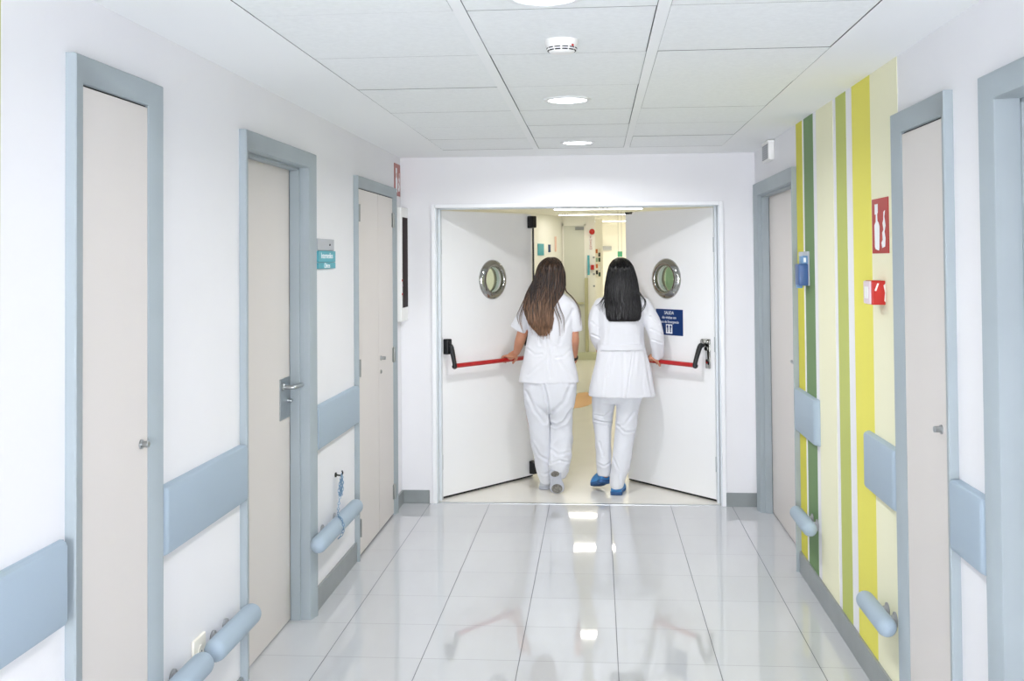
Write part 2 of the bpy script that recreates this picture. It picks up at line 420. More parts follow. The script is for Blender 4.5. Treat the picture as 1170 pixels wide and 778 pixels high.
bm = BM(); cyl(bm, (hx+.003,4.71,1.0), (hx+.016,4.71,1.0), .009); box(bm, hx+.016, hx+.022, 4.70, 4.72, .996, 1.004, bev=.001); part(bm, 'keyhole_cylinder', M['steel'], root, L)
# door 3: double closet doors with hinges
root, L, a, b, z = mkdoor(3, WL, 1, 5.675, 6.79, 2.098, .062, 0, 'flush')
mid = 6.275
for k, (p, q) in enumerate(((a+.003, mid-.0035), (mid+.0035, b-.003))):
    bm = BM(); box(bm, WL-.005, WL+.010, p, q, .012, z-.006, bev=.001); part(bm, 'door_leaf', M['leaf'], root, L)
bm = BM(); box(bm, WL-.004, WL+.001, a, b, 0, z); part(bm, 'shadow_gap', M['dark'], root, L)
for y, zz in ((a, 1.895), (a, 1.04), (a, .165), (b, 1.89), (b, 1.025), (b, .15)):
    bm = BM(); s = 1 if y == a else -1
    cyl(bm, (WL+.017, y-s*.0, zz-.048), (WL+.017, y, zz+.048), .0075, n=16)
    box(bm, WL+.009, WL+.0125, min(y, y+s*.035), max(y, y+s*.035), zz-.045, zz+.045, bev=.001)
    box(bm, WL+.010, WL+.0145, min(y, y-s*.022), max(y, y-s*.022), zz-.045, zz+.045, bev=.001)
    for dz in (-.03, 0, .03): cyl(bm, (WL+.012, y+s*.022, zz+dz), (WL+.0135, y+s*.022, zz+dz), .004, n=10)
    part(bm, 'hinge', M['zinc'], root, L, auto=40)
knob(root, L, WL+.010, 1, 6.335, 1.04, .012, .028)
bm = BM(); cyl(bm, (WL+.008,6.335,.957), (WL+.014,6.335,.957), .013); cyl(bm, (WL+.014,6.335,.957), (WL+.018,6.335,.957), .008); part(bm, 'keyhole_cylinder', M['zinc'], root, L, auto=40)
# door 4: recessed door at the far right
root, L, a, b, z = mkdoor(4, WR, -1, 5.61, 6.965, 2.105, .075, .062, 'recess')
bm = BM(); box(bm, WR+.062, WR+.105, a+.003, b-.004, .008, z-.006, bev=.0015); part(bm, 'door_leaf', M['leaf'], root, L)
bm = BM(); box(bm, WR+.106, WR+.12, a-.01, b+.01, 0, z+.01); part(bm, 'shadow_gap', M['dark'], root, L)
rebate(WR, -1, a, b, z, root, L, .059)
bm = BM(); cyl(bm, (WR+.064,5.80,.99), (WR+.05,5.80,.99), .014); tube(bm, [(WR+.05,5.80,1.06),(WR+.02,5.80,1.06),(WR+.015,5.84,1.06),(WR+.015,5.90,1.06)], [.009]*4, n=14, sub=3); part(bm, 'lever_handle', M['steel'], root, L, smooth=True)
# door 5: narrow service door, right
root, L, a, b, z = mkdoor(5, WR, -1, 3.175, 3.735, 2.118, .068, 0, 'flush')
bm = BM(); box(bm, WR-.009, WR+.005, a+.003, b-.003, .006, z-.006, bev=.001); part(bm, 'door_leaf', M['leaf'], root, L)
bm = BM(); box(bm, WR-.001, WR+.004, a, b, 0, z); part(bm, 'shadow_gap', M['dark'], root, L)
knob(root, L, WR-.009, -1, 3.295, 1.108)
# door 6: recessed door at the right edge
root, L, a, b, z = mkdoor(6, WR, -1, 1.93, 2.895, 2.105, .066, .13, 'recess')
bm = BM(); box(bm, WR+.13, WR+.173, a+.003, b-.004, .006, z-.006, bev=.0015); part(bm, 'door_leaf', M['leaf'], root, L)
bm = BM(); box(bm, WR+.174, WR+.19, a-.01, b+.01, 0, z+.01); part(bm, 'shadow_gap', M['dark'], root, L)
rebate(WR, -1, a, b, z, root, L, .10)

# end opening: white casing and grey rebated jamb
bm = BM(); c = .022
for x0, x1, z0, z1 in ((-1.112, -1.086, 0, 2.005), (.807, .831, 0, 2.005)): box(bm, x0, x1, D-.012, D+.004, z0, z1, bev=.003)
box(bm, -1.086, .807, D-.012, D+.004, 1.981, 2.005, bev=.003)
finish(bm, 'trim_2', M['whiteframe'], kind='structure')
bm = BM()
for x0, x1 in ((-1.096, -1.080), (.799, .815)): box(bm, x0, x1, D+.003, D+TH, 0, 1.99)
for x0, x1 in ((-1.08, -1.062), (.781, .797)): box(bm, x0, x1, D+TH-.05, D+TH+.012, 0, 1.985, bev=.002)
box(bm, -1.09, .81, D+.003, D+TH, 1.979, 1.995); box(bm, -1.08, .80, D+TH-.05, D+TH, 1.974, 1.985, bev=.002)
finish(bm, 'trim_3', mat('pale_grey_enamel', (214,220,225), .35), kind='structure')

# ------------------------------------------------------------------ open double doors with portholes and push bars
def leaf_with_hole(w, z0, z1, th, cx, cz, r, y0):
    """slab in local x (0..w), thickness from y0 to y0+th, round hole"""
    bm = BM()
    angs = sorted([2*math.pi*k/64 for k in range(64)]+[math.atan2(z-cz, x-cx) % (2*math.pi) for x in (0, w) for z in (z0, z1)])
    def edge(a):
        dx, dz = math.cos(a), math.sin(a); t = 1e9
        if dx > 1e-9: t = min(t, (w-cx)/dx)
        if dx < -1e-9: t = min(t, -cx/dx)
        if dz > 1e-9: t = min(t, (z1-cz)/dz)
        if dz < -1e-9: t = min(t, (z0-cz)/dz)
        return cx+dx*t, cz+dz*t
    L_ = []
    for y in (y0, y0+th):
        inn = [bm.verts.new((cx+r*math.cos(a), y, cz+r*math.sin(a))) for a in angs]
        out = [bm.verts.new((edge(a)[0], y, edge(a)[1])) for a in angs]
        L_.append((inn, out))
    n = len(angs)
    for inn, out in L_:
        for k in range(n): bm.faces.new((inn[k], inn[(k+1)%n], out[(k+1)%n], out[k]))
    for q in (0, 1):
        for k in range(n): bm.faces.new((L_[0][q][k], L_[0][q][(k+1)%n], L_[1][q][(k+1)%n], L_[1][q][k]))
    return bm
def ring_bm(cx, cz, y, s, r0=.092, r1=.143, hgt=.032):
    """porthole ring; s = direction of the outward face along local y"""
    prof = [(r0, 0), (r0, hgt*.55), (r0+.006, hgt*.9), (r0+.014, hgt), (r0+.022, hgt*.9), (r1-.018, hgt*.72), (r1-.006, hgt*.42), (r1, hgt*.12), (r1, 0)]
    bm = BM(); m = axes((cx, y, cz), (1,0,0), (0,0,1), (0,s,0)); lathe(bm, prof, 72, m, closed=True)
    return bm
def push_door(n_, hinge, rz, w, s, cx, left):
    """s: local y direction of the face turned to the corridor"""
    root = empty('door_%d' % n_, hinge, rz, kind='structure')
    th = .045; y0 = 0 if s < 0 else -th
    f = 0.0                                                   # corridor face at local y = 0
    finish(leaf_with_hole(w, .016, 1.970, th, cx, 1.487, .096, y0), 'door_leaf', M['leafdoor'], root)
    bm = BM(); box(bm, .002, w-.002, y0+.006, y0+th-.006, .004, .016); finish(bm, 'bottom_seal', M['dark'], root)
    pr = finish(ring_bm(cx, 1.487, 0, s), 'porthole_ring', M['chrome'], root, auto=50)
    finish(ring_bm(cx, 1.487, -s*th, -s), 'porthole_ring', M['chrome'], root, auto=50)
    bm = BM(); m = axes((cx, -s*.020, 1.487), (1,0,0), (0,0,1), (0,s,0))
    lathe(bm, [(0, -.003), (.0955, -.003), (.0955, .003), (0, .003)], 64, m); finish(bm, 'porthole_glass', M['glass'], root)
    # red push bar with its black arms
    bz = .908; o = .080*s
    b0, b1 = (.035, .86) if left else (.098, .80)
    bm = BM(); tube(bm, [(b0, o, bz), (b1, o, bz)], .0155, n=24, hemi=True); finish(bm, 'push_bar', M['red'], root, smooth=True)
    for e, t in ((0, b0), (1, b1)):
        bm = BM()
        q = .030 if left and e == 0 else (.076 if e == 0 else b1+.02)
        tube(bm, [(q, s*.030, 1.045), (q+(t-q)*.2, s*.055, 1.03), (t, s*.08, .93), (t, s*.082, .905)], [.017, .018, .015, .019], n=16, sub=4, hemi=True)
        finish(bm, 'bar_arm', M['black'], root, smooth=True)
        bm = BM()
        if left or e == 1:
            xs = (.006, .052) if e == 0 else (q-.02, q+.025)
            box(bm, *xs, *sorted((0, s*.042)), .985, 1.09, bev=.006, seg=3); box(bm, xs[0]+.006, xs[1]-.006, *sorted((s*.04, s*.046)), 1.0, 1.075, bev=.002)
            finish(bm, 'bar_bracket', M['black'], root)
        else:
            box(bm, .030, .074, *sorted((0, s*.012)), .885, 1.085, bev=.005, seg=3)
            cyl(bm, (.066, s*.005, 1.068), (.066, s*.045, 1.068), .019); ell(bm, (.066, s*.045, 1.068), (.019, .006, .019))
            cyl(bm, (.052, s*.012, 1.02), (.052, s*.028, 1.02), .014); cyl(bm, (.050, s*.011, .94), (.050, s*.02, .94), .009)
            finish(bm, 'bar_bracket', M['chrome'], root, auto=40)
    # hinges at the jamb
    for zz in (.25, 1.05, 1.72):
        bm = BM(); cyl(bm, (-.006, -s*.004, zz-.05), (-.006, -s*.004, zz+.05), .008, n=16); finish(bm, 'hinge', M['frame'], root, auto=40)
    return root
aL = math.atan2(.772, .575); aR = math.atan2(.66, -.562)
hL, hR = (-1.062, 7.185, 0), (.778, 7.185, 0)
dl = push_door(7, hL, aL, .955, -1, .515, True)
dr = push_door(8, hR, aR, .872, 1, .448, False)
# vertical bolt rod on the free edge of the left leaf
bm = BM(); tube(bm, [(.940, -.028, .09), (.940, -.028, 1.90)], .0075, n=12); finish(bm, 'bolt_rod', M['black'], dl)
for z0, z1, dz in ((1.865, 1.955, 1), (.03, .125, 0)):
    bm = BM(); poly(bm, [(.905, 0, z0), (.905, 0, z1), (.905, -.052, z1-.012*(1-dz)), (.905, -.052 if dz else -.045, z0+(.0 if not dz else .004)), (.905, -.02, z0)], (.05, 0, 0))
    bmesh.ops.bevel(bm, geom=bm.edges[:], offset=.003, segments=2, affect='EDGES'); finish(bm, 'bolt_case', M['black'], dl)
bm = BM(); box(bm, .80, .872, -.012, .006, 1.957, 1.973, bev=.002); finish(bm, 'edge_latch', M['black'], dr)

# navy sign on the right leaf
sg = empty('door_sign', hR, aR, label='navy blue exit sign with white words and two footprints on the right door leaf', category='sign')
bm = BM(); box(bm, .290, .556, .0, .004, 1.090, 1.272, bev=.001); finish(bm, 'sign_plate', M['bluesign'], sg)
def on_leaf(x, z): return axes((x, .0045, z), (-1,0,0), (0,0,1), (0,1,0))
text_mesh('lettering', 'SALIDA', .032, M['lettwhite'], sg, on_leaf(.423, 1.246), sx=.9)
text_mesh('lettering', 'de visitas en', .027, M['lettwhite'], sg, on_leaf(.423, 1.214), sx=1.05)
text_mesh('lettering', 'caso de Emergencia', .025, M['lettwhite'], sg, on_leaf(.423, 1.183), sx=.95)
bm = BM(); box(bm, .392, .454, .0042, .0052, 1.102, 1.166); finish(bm, 'pictogram_square', M['lettwhite'], sg)
bm = BM()
for x in (.408, .438):
    s_ = 1 if x > .42 else -1
    ell(bm, (x, .0055, 1.150), (.0095, .001, .011), seg=14); ell(bm, (x-s_*.002, .0055, 1.134), (.006, .001, .014), seg=12); ell(bm, (x-s_*.001, .0055, 1.118), (.0055, .001, .009), seg=12)
finish(bm, 'footprints', M['bluesign'], sg)

# ------------------------------------------------------------------ wall bumpers and handrails
def bumper(X, n, y0, y1, zlo, zhi, label, round0=True, round1=True):
    bm = BM(); t = .032; s = 10
    pr = []                                             # plan profile with rounded ends
    r0 = .03 if round0 else .002; r1 = .03 if round1 else .002
    pr.append((0, y0))
    for k in range(s+1):
        a = math.pi/2*k/s; pr.append((t-r0+r0*math.sin(a) if r0 <= t else t*math.sin(a), y0+r0-r0*math.cos(a)))
    for k in range(s+1):
        a = math.pi/2*k/s; pr.append((t-r1+r1*math.cos(a), y1-r1+r1*math.sin(a)))
    pr.append((0, y1))
    # vertical profile: softened edges
    rings = []
    for z, d in ((zlo, -.010), (zlo+.003, -.004), (zlo+.012, 0), (zhi-.012, 0), (zhi-.003, -.004), (zhi, -.010)):
        rings.append([bm.verts.new((X+n*max(0, p+(d if p > .012 else 0)), y, z)) for p, y in pr])
    skin_rings(bm, rings)
    L = Vector((X, (y0+y1)/2, zlo))
    return finish(bm, 'wall_bumper', M['bumper'], loc=L, auto=35, label=label, category='wall guard', group='wall bumpers along the corridor')
bumper(WL, 1, 2.15, 2.515, .75, .952, 'blue grey wall bumper at the left edge, on the near side of the narrow door')
bumper(WL, 1, 3.080, 3.820, .75, .955, 'long blue grey wall bumper on left wall above the power outlet', round1=False)
bumper(WL, 1, 4.822, 5.665, .752, .952, 'blue grey wall bumper on left wall above the hanging chain', round0=False, round1=False)
bumper(WR, -1, 5.09, 5.60, .74, .955, 'blue grey wall bumper crossing the dark green stripe', round1=True)
bumper(WR, -1, 3.742, 4.18, .75, .962, 'blue grey wall bumper over the bright yellow stripe')
bumper(WR, -1, 2.90, 3.165, .78, .985, 'blue grey wall bumper on white wall at the right edge', round1=False)
def rail(X, n, y0, y1, z, label, r=.038, d=.062):
    root = empty('handrail', (X, (y0+y1)/2, z), label=label, category='handrail', group='low handrails along the corridor')
    L = Vector((X, (y0+y1)/2, z))
    bm = BM(); x = X+n*d
    tube(bm, [(x, y0+.028, z), (x, y1-.028, z)], r, n=32, hemi=True)
    bmesh.ops.translate(bm, verts=bm.verts, vec=-L); finish(bm, 'rail', M['bumper'], root, smooth=True)
    for y in (y0+.40*(y1-y0), y1-.30*(y1-y0)):
        bm = BM(); tube(bm, [(X, y, z-.012), (X+n*.03, y, z-.012), (x, y, z-.005)], [.02, .014, .016], n=16, sub=3); cyl(bm, (X, y, z-.012), (X+n*.006, y, z-.012), .028)
        bmesh.ops.translate(bm, verts=bm.verts, vec=-L); finish(bm, 'rail_bracket', M['grey'], root, smooth=True)
rail(WL, 1, 2.95, 3.315, .355, 'low blue handrail on left wall before the power outlet, cut by the photo edge')
rail(WL, 1, 3.385, 3.79, .355, 'short low blue handrail on left wall just past the power outlet')
rail(WL, 1, 4.67, 5.46, .355, 'low blue handrail on left wall with a chain looped over it')
rail(WR, -1, 5.04, 5.42, .358, 'low blue handrail over the dark green stripe, far right', r=.034)
rail(WR, -1, 3.725, 4.065, .358, 'low blue handrail over the bright yellow stripe, near right', r=.034)

# power outlet
root = empty('power_outlet', (WL, 3.46, .355), label='ivory power outlet between two low handrails on left wall', category='outlet')
bm = BM(); box(bm, 0, .011, -.105, -.0, -.055, .045, bev=.004, seg=3); finish(bm, 'outlet_plate', M['ivory'], root)
bm = BM(); lathe(bm, [(.0, .0125), (.016, .0125), (.02, .0145), (.022, .0145), (.022, .009)], 32, axes((0, -.052, -.005), (0,1,0), (0,0,1), (1,0,0))); finish(bm, 'socket_ring', M['ivory'], root)
bm = BM()
for dy in (-.008, .008): cyl(bm, (.0115, -.052+dy, -.005), (.0135, -.052+dy, -.005), .0028, n=12)
finish(bm, 'socket_holes', M['dark'], root)

# chain on a hook, looped down over the rail
root = empty('chain', (WL, 5.25, .535), label='pale blue chain hanging from a wall hook down to the handrail', category='chain')
bm = BM(); cyl(bm, (0,0,.02), (.006,0,.02), .012); tube(bm, [(.004,0,.02),(.03,0,.018),(.038,0,.03),(.034,0,.042)], .004, n=10, sub=4); finish(bm, 'wall_hook', M['dark'], root, smooth=True)
bm = BM()
def links(pts, step=.0155):
    C = catmull(pts, 12); acc = 0; last = Vector(C[0]); i = 0
    for p in C[1:]:
        v = Vector(p); d = (v-last).length
        if d < step: continue
        t = (v-last).normalized(); c_ = (v+last)/2; q = t.to_track_quat('Z', 'X').to_matrix()
        if i % 2: q = q @ Matrix.Rotation(R(90), 3, 'Z')
        ring = [c_+q @ Vector((.0052*math.cos(a), 0, .0105*math.sin(a))) for a in [2*math.pi*k/10 for k in range(10)]]
        rr = []
        for k in range(10):
            tt = (ring[(k+1)%10]-ring[k-1]).normalized(); u = q @ Vector((0,1,0)); w_ = tt.cross(u)
            rr.append([bm.verts.new(ring[k]+(u*math.cos(b_)+w_*math.sin(b_))*.0016) for b_ in [2*math.pi*j/6 for j in range(6)]])
        for k in range(10):
            A, B = rr[k], rr[(k+1)%10]
            for j in range(6): bm.faces.new((A[j], A[(j+1)%6], B[(j+1)%6], B[j]))
        last = v; i += 1
links([(.034,0,.03),(.032,-.035,-.015),(.03,-.05,-.055),(.03,-.03,-.075),(.034,.004,-.03),(.034,.0,.02)])
links([(.034,.0,.022),(.03,.03,-.01),(.03,.035,-.05),(.03,.005,-.085),(.032,-.02,-.05),(.033,-.01,.015)])
links([(.036,.0,.025),(.036,-.02,-.03),(.040,-.07,-.075),(.050,-.14,-.115),(.066,-.20,-.138),(.090,-.235,-.143),(.106,-.262,-.175),(.102,-.278,-.205),(.085,-.285,-.224)])
finish(bm, 'chain_links', M['chainm'], root, smooth=True)

# ------------------------------------------------------------------ signs and devices on the walls
# teal room sign
root = empty('room_sign', (WL, 5.06, 1.66), label='grey and teal room sign beside the recessed left door', category='sign')
bm = BM(); box(bm, 0, .008, -.158, .155, .022, .078, bev=.001); finish(bm, 'sign_header', M['signgrey'], root)
for z0, z1 in ((-.035, .020), (-.066-.028, -.037)):
    bm = BM(); box(bm, 0, .012, -.160, .168, max(z0, -.066), z1, bev=.0015); finish(bm, 'sign_panel', M['teal'], root)
text_mesh('lettering', 'Intermedios', .040, M['lettwhite'], root, on_left(.0125, 0, -.004), sx=1.15)
text_mesh('lettering', 'Clínicos', .034, M['lettwhite'], root, on_left(.0125, 0, -.052), sx=1.05)
text_mesh('lettering', 'A-12', .013, M['dark'], root, on_left(.0085, .07, .050))
# red sign on the left, near the corner
root = empty('fire_sign', (WL, 6.94, 2.165), label='small red fire hose sign high beside the corner, left', category='sign')
bm = BM(); box(bm, 0, .004, -.10, .10, -.105, .108, bev=.001); finish(bm, 'sign_plate', mat('faded_red_sign', (166,92,84), .4), root)
def pictogram(root, mtx, m, k=1, kx=1.35):
    """an extinguisher and a flame, drawn in the sign's plane (x right, y up)"""
    bm = BM(); e = Vector((0,0,.0008))
    def pl(pts): poly(bm, [((x-.010)*k*kx, y*k, 0) for x, y in pts], e)
    pl([(-.030,-.075),(.0,-.080),(.004,-.072),(.008,.0),(.0,.012),(-.010,.018),(-.012,.040),(-.006,.046),(-.006,.074),(-.034,.074),(-.034,.040),(-.024,.040),(-.026,.016),(-.038,.005),(-.036,-.068)])
    pl([(.030,-.072),(.055,-.068),(.060,-.040),(.052,-.02),(.062,.0),(.052,.03),(.058,.05),(.046,.045),(.044,.02),(.036,.008),(.044,-.012),(.032,-.022),(.036,-.045),(.024,-.055)])
    bmesh.ops.transform(bm, matrix=mtx, verts=bm.verts)
    return finish(bm, 'pictogram', m, root)
pictogram(root, on_left(.0045, 0, 0), M['lettwhite'], 1.05)
# wall cabinet with a dark glass strip
root = empty('wall_cabinet', (WL, 6.92, 1.30), label='white wall cabinet with tall dark glass strip in left corner', category='cabinet')
bm = BM(); box(bm, 0, .052, -.11, .13, -.07, .68, bev=.004); finish(bm, 'cabinet_body', M['white'], root)
bm = BM(); box(bm, .050, .055, -.075+.0, .105, .02, .615, bev=.001); finish(bm, 'glass_strip', M['glassy'], root)
for z in (.20, .165, .11):
    bm = BM(); cyl(bm, (.05,-.094,z), (.056,-.094,z), .007, n=14); finish(bm, 'indicator', M['redplastic'] if z != .165 else M['pinkish'], root)
# right wall: red extinguisher sign
root = empty('fire_sign', (WR, 3.978, 1.743), label='red and white extinguisher sign on the yellow striped wall', category='sign')
bm = BM(); box(bm, -.004, 0, -.112, .112, -.100, .103, bev=.001); finish(bm, 'sign_plate', M['redsign'], root)
pictogram(root, on_right(-.0045, 0, 0), M['lettwhite'], 1.12)
# fire alarm call point
root = empty('fire_alarm', (WR, 3.975, 1.50), label='red fire alarm call point below the red sign', category='fire alarm')
bm = BM(); box(bm, -.050, 0, -.048, .048, -.044, .044, bev=.004, seg=3); finish(bm, 'alarm_body', M['redplastic'], root)
bm = BM(); box(bm, -.056, -.046, -.040, .05, -.042, .042, bev=.004, seg=3); finish(bm, 'alarm_cover', M['pinkish'], root)
bm = BM(); box(bm, -.0575, -.055, -.020, .028, -.022, .022, bev=.001); finish(bm, 'alarm_label', M['white'], root)
bm = BM(); poly(bm, [(-.040,-.0486,.008),(-.030,-.0486,.034),(-.024,-.0486,.034),(-.034,-.0486,.006)], (0,.001,0)); poly(bm, [(-.006,-.0486,-.03),(-.001,-.0486,-.034),(-.001,-.0486,.034),(-.008,-.0486,.026),(-.003,-.0486,.0)], (0,.001,0)); finish(bm, 'printed_marks', M['white'], root)
# blue glove / gel dispenser on the stripes
root = empty('soap_dispenser', (WR, 5.34, 1.49), label='small blue gel dispenser on the mustard and green stripes', category='dispenser')
bm = BM(); box(bm, -.008, 0, -.05, .055, .0, .17, bev=.003); finish(bm, 'back_plate', M['signgrey'], root)
bm = BM(); box(bm, -.054, -.006, -.045, .055, .0, .108, bev=.008, seg=4); finish(bm, 'dispenser_body', M['blueplastic'], root, auto=40)
bm = BM(); box(bm, -.036, -.004, -.036, .045, .106, .148, bev=.004, seg=3); finish(bm, 'dispenser_top', M['bluesky'], root, auto=40)
bm = BM(); box(bm, -.028, -.016, -.0375, -.035, .116, .138); finish(bm, 'label', M['lettwhite'], root)
bm = BM(); box(bm, -.038, -.004, -.034, .04, .146, .168, bev=.004); finish(bm, 'dispenser_lid', M['signgrey'], root)
bm = BM(); box(bm, -.056, -.03, -.02, .03, -.012, .004, bev=.003); finish(bm, 'nozzle', M['bluesky'], root)
# siren near the ceiling
root = empty('siren', (WR, 6.35, 2.262), label='small white alarm siren with grey grille near the ceiling', category='siren')
bm = BM(); box(bm, -.036, 0, -.075, .16, -.058, .050, bev=.005, seg=3); finish(bm, 'siren_case', M['white'], root, auto=40)
bm = BM(); box(bm, -.040, 0, -.082, .165, .046, .058, bev=.003); finish(bm, 'siren_cap', M['white'], root)
bm = BM(); box(bm, -.0375, -.034, -.060, .145, -.048, .038); finish(bm, 'siren_grille', M['grey'], root)
bm = BM()
for k in range(6): box(bm, -.039, -.036, -.055, .14, -.042+k*.013, -.037+k*.013)
finish(bm, 'grille_slats', M['signgrey'], root)

# ------------------------------------------------------------------ ceiling fittings
def downlight(x, y, label, src=None):
    if src is None:
        root = empty('downlight', (x, y, H), label=label, category='ceiling light', group='round ceiling downlights')
        bm = BM(); lathe(bm, [(.084, .006), (.084, -.003), (.090, -.006), (.104, -.003), (.106, .002)], 56); finish(bm, 'light_rim', M['lampbody'], root, auto=50)
        bm = BM(); lathe(bm, [(0, -.0015), (.085, -.0015), (.085, .004), (0, .004)], 48); finish(bm, 'light_diffuser', M['lamp'], root)
    else:
        root = src.copy(); COL.objects.link(root); root.location = (x, y, H); root['label'] = label
        for ch in src.children:
            c_ = ch.copy(); COL.objects.link(c_); c_.parent = root
    return root
def lamp(name, x, y, z, power, color, size, sy=None, spread=180):
    l = bpy.data.lights.new(name, 'AREA'); l.energy = power; l.color = color
    if sy: l.shape = 'RECTANGLE'; l.size = size; l.size_y = sy
    else: l.shape = 'DISK'; l.size = size
    l.spread = R(spread)
    o = bpy.data.objects.new(name, l); COL.objects.link(o); o.location = (x, y, z); return o
d0 = downlight(-.110, 6.29, 'small round downlight nearest the open double doors')
downlight(-.122, 4.59, 'round downlight between the smoke detector and the far downlight', d0)
downlight(-.13, 2.77, 'round downlight at the top edge, nearer than the smoke detector', d0)
for y in (.95, -.85, -2.65): downlight(-.13, y, 'round downlight in the ceiling behind the viewpoint', d0)
for y, pw in ((6.29,15.5), (4.59,14), (2.77,8.5), (.95,5), (-.85,5), (-2.65,5)): lamp('downlight_lamp', -.125, y, H-.012, pw, (.99,.985,1.0), .16, spread=162)
root = empty('smoke_detector', (-.105, 3.33, H), label='round white smoke detector with dark slots on the ceiling', category='smoke detector')
bm = BM(); lathe(bm, [(0, 0), (.052, 0), (.053, -.012), (.049, -.018), (.047, -.030), (.038, -.040), (.020, -.043), (0, -.043)], 48); finish(bm, 'detector_body', M['white'], root, auto=40)
bm = BM()
for k in range(12):
    a = 2*math.pi*(k+.5)/12
    for z, r_ in ((-.0345, .0435), (-.0275, .0465)):
        p = [Vector((r_*math.cos(a+d_), r_*math.sin(a+d_), z)) for d_ in (-.2, -.1, 0, .1, .2)]
        tube(bm, p, .0022, n=6)
finish(bm, 'detector_slots', M['dark'], root)
bm = BM(); cyl(bm, (.033,-.034,-.022), (.037,-.038,-.024), .003, n=10); finish(bm, 'indicator_lamp', M['redplastic'], root)

# ------------------------------------------------------------------ corridor beyond the doors
def F(px, py, y=17.2): return ((px-685.5)*.000829*y, 1.6316-(py-297)*.000829*y)
bm = BM(); box(bm, -2.4, 3.2, D+TH, 23.2, H, H+.1); finish(bm, 'ceiling_far', M['farwall'], kind='structure')
bm = BM(); box(bm, -1.85, -1.60, D+TH, 14.6, 0, H); poly(bm, [(-1.60,14.4,0),(-.56,17.2,0),(-.56,17.5,0),(-1.85,17.5,0),(-1.85,14.4,0)], (0,0,H)); finish(bm, 'wall_far_left', M['farwall'], kind='structure')
bm = BM(); box(bm, 1.75, 2.0, D+TH, 23.2, 0, H); finish(bm, 'wall_far_right', M['farwall'], kind='structure')
bm = BM(); box(bm, -.56, -.03, 17.2, 17.45, 0, H); box(bm, -.56, -.35, 17.45, 23.2, 0, H); box(bm, -.56, 2.0, 22.9, 23.2, 0, H); finish(bm, 'wall_far_end', M['farwall'], kind='structure')
bm = BM(); box(bm, -1.6, -1.088, D+TH, D+TH+.02, 0, H); box(bm, .82, 1.75, D+TH, D+TH+.02, 0, H); finish(bm, 'wall_end_rear', M['farwall'], kind='structure')
bm = BM(); box(bm, -.56, .03, 17.14, 17.2, 0, .12, bev=.003); finish(bm, 'baseboard_far', M['farskirt'], kind='structure')
root = empty('door_9', (-.37, 17.2, 0), kind='structure')
bm = BM(); box(bm, -.165, .165, -.03, 0, .01, 2.17, bev=.003); finish(bm, 'door_leaf', M['fargrey'], root)
bm = BM(); box(bm, -.19, -.165, -.05, 0, 0, 2.2); box(bm, .165, .185, -.05, 0, 0, 2.2); box(bm, -.19, .185, -.05, 0, 2.17, 2.2); finish(bm, 'door_frame', M['farwall'], root)
bm = BM(); box(bm, .165, .222, -.06, -.03, .13, 1.32, bev=.004); finish(bm, 'edge_plate', M['oliveplate'], root)
bm = BM(); box(bm, .02, .15, -.09, -.04, .90, .93, bev=.005); finish(bm, 'push_bar', M['oliveplate'], root)
bm = BM(); box(bm, .02, .16, -.08, -.03, 2.10, 2.15, bev=.005); box(bm, .05, .09, -.12, -.08, 2.13, 2.15); finish(bm, 'door_closer', M['grey'], root)
# far red bell and signs
x, z = F(680, 266.3); bm = BM(); cyl(bm, (x, 17.2, z), (x, 17.13, z), .045); ell(bm, (x, 17.13, z), (.045, .02, .045)); finish(bm, 'alarm_bell', M['redplastic'], smooth=True, label='small round red alarm bell far down the next corridor', category='alarm bell')
root = empty('wall_notice', (F(678.5, 279)[0], 17.19, F(0, 279)[1]), label='narrow white notice with a column of red letters below the far bell', category='sign')
bm = BM(); box(bm, -.03, .03, 0, .01, -.12, .12); finish(bm, 'notice_board', M['white'], root)
for k, ch in enumerate('FUEGO'): text_mesh('lettering', ch, .05, M['redsign'], root, axes((0, -.002, .09-k*.045), (1,0,0), (0,0,1), (0,-1,0)))
def farbox(name, px0, px1, py0, py1, y, m, label, cat, t=.02, **k):
    x0, z1 = F(px0, py0, y); x1, z0 = F(px1, py1, y); bm = BM(); box(bm, x0, x1, y-t, y, z0, z1, bev=min(.003, t*.3))
    return finish(bm, name, m, loc=((x0+x1)/2, y, z0), label=label, category=cat, **k)
farbox('wall_sign', 674.5, 677, 293, 315.5, 17.15, M['teal'], 'narrow tall teal sign strip at the far wall edge', 'sign')
farbox('fire_alarm', 678.2, 682, 304, 309.5, 17.2, M['redplastic'], 'tiny red alarm box on far wall beside the teal strip', 'fire alarm', t=.05)
for py, lb in ((295.5, 'upper'), (314.5, 'middle'), (328, 'lower')):
    farbox('switch_plate', 680.7, 682.8, py-1, py+1, 17.2, M['grey'], 'tiny grey switch plate on far wall, %s of three' % lb, 'switch', group='switch plates on the far wall')
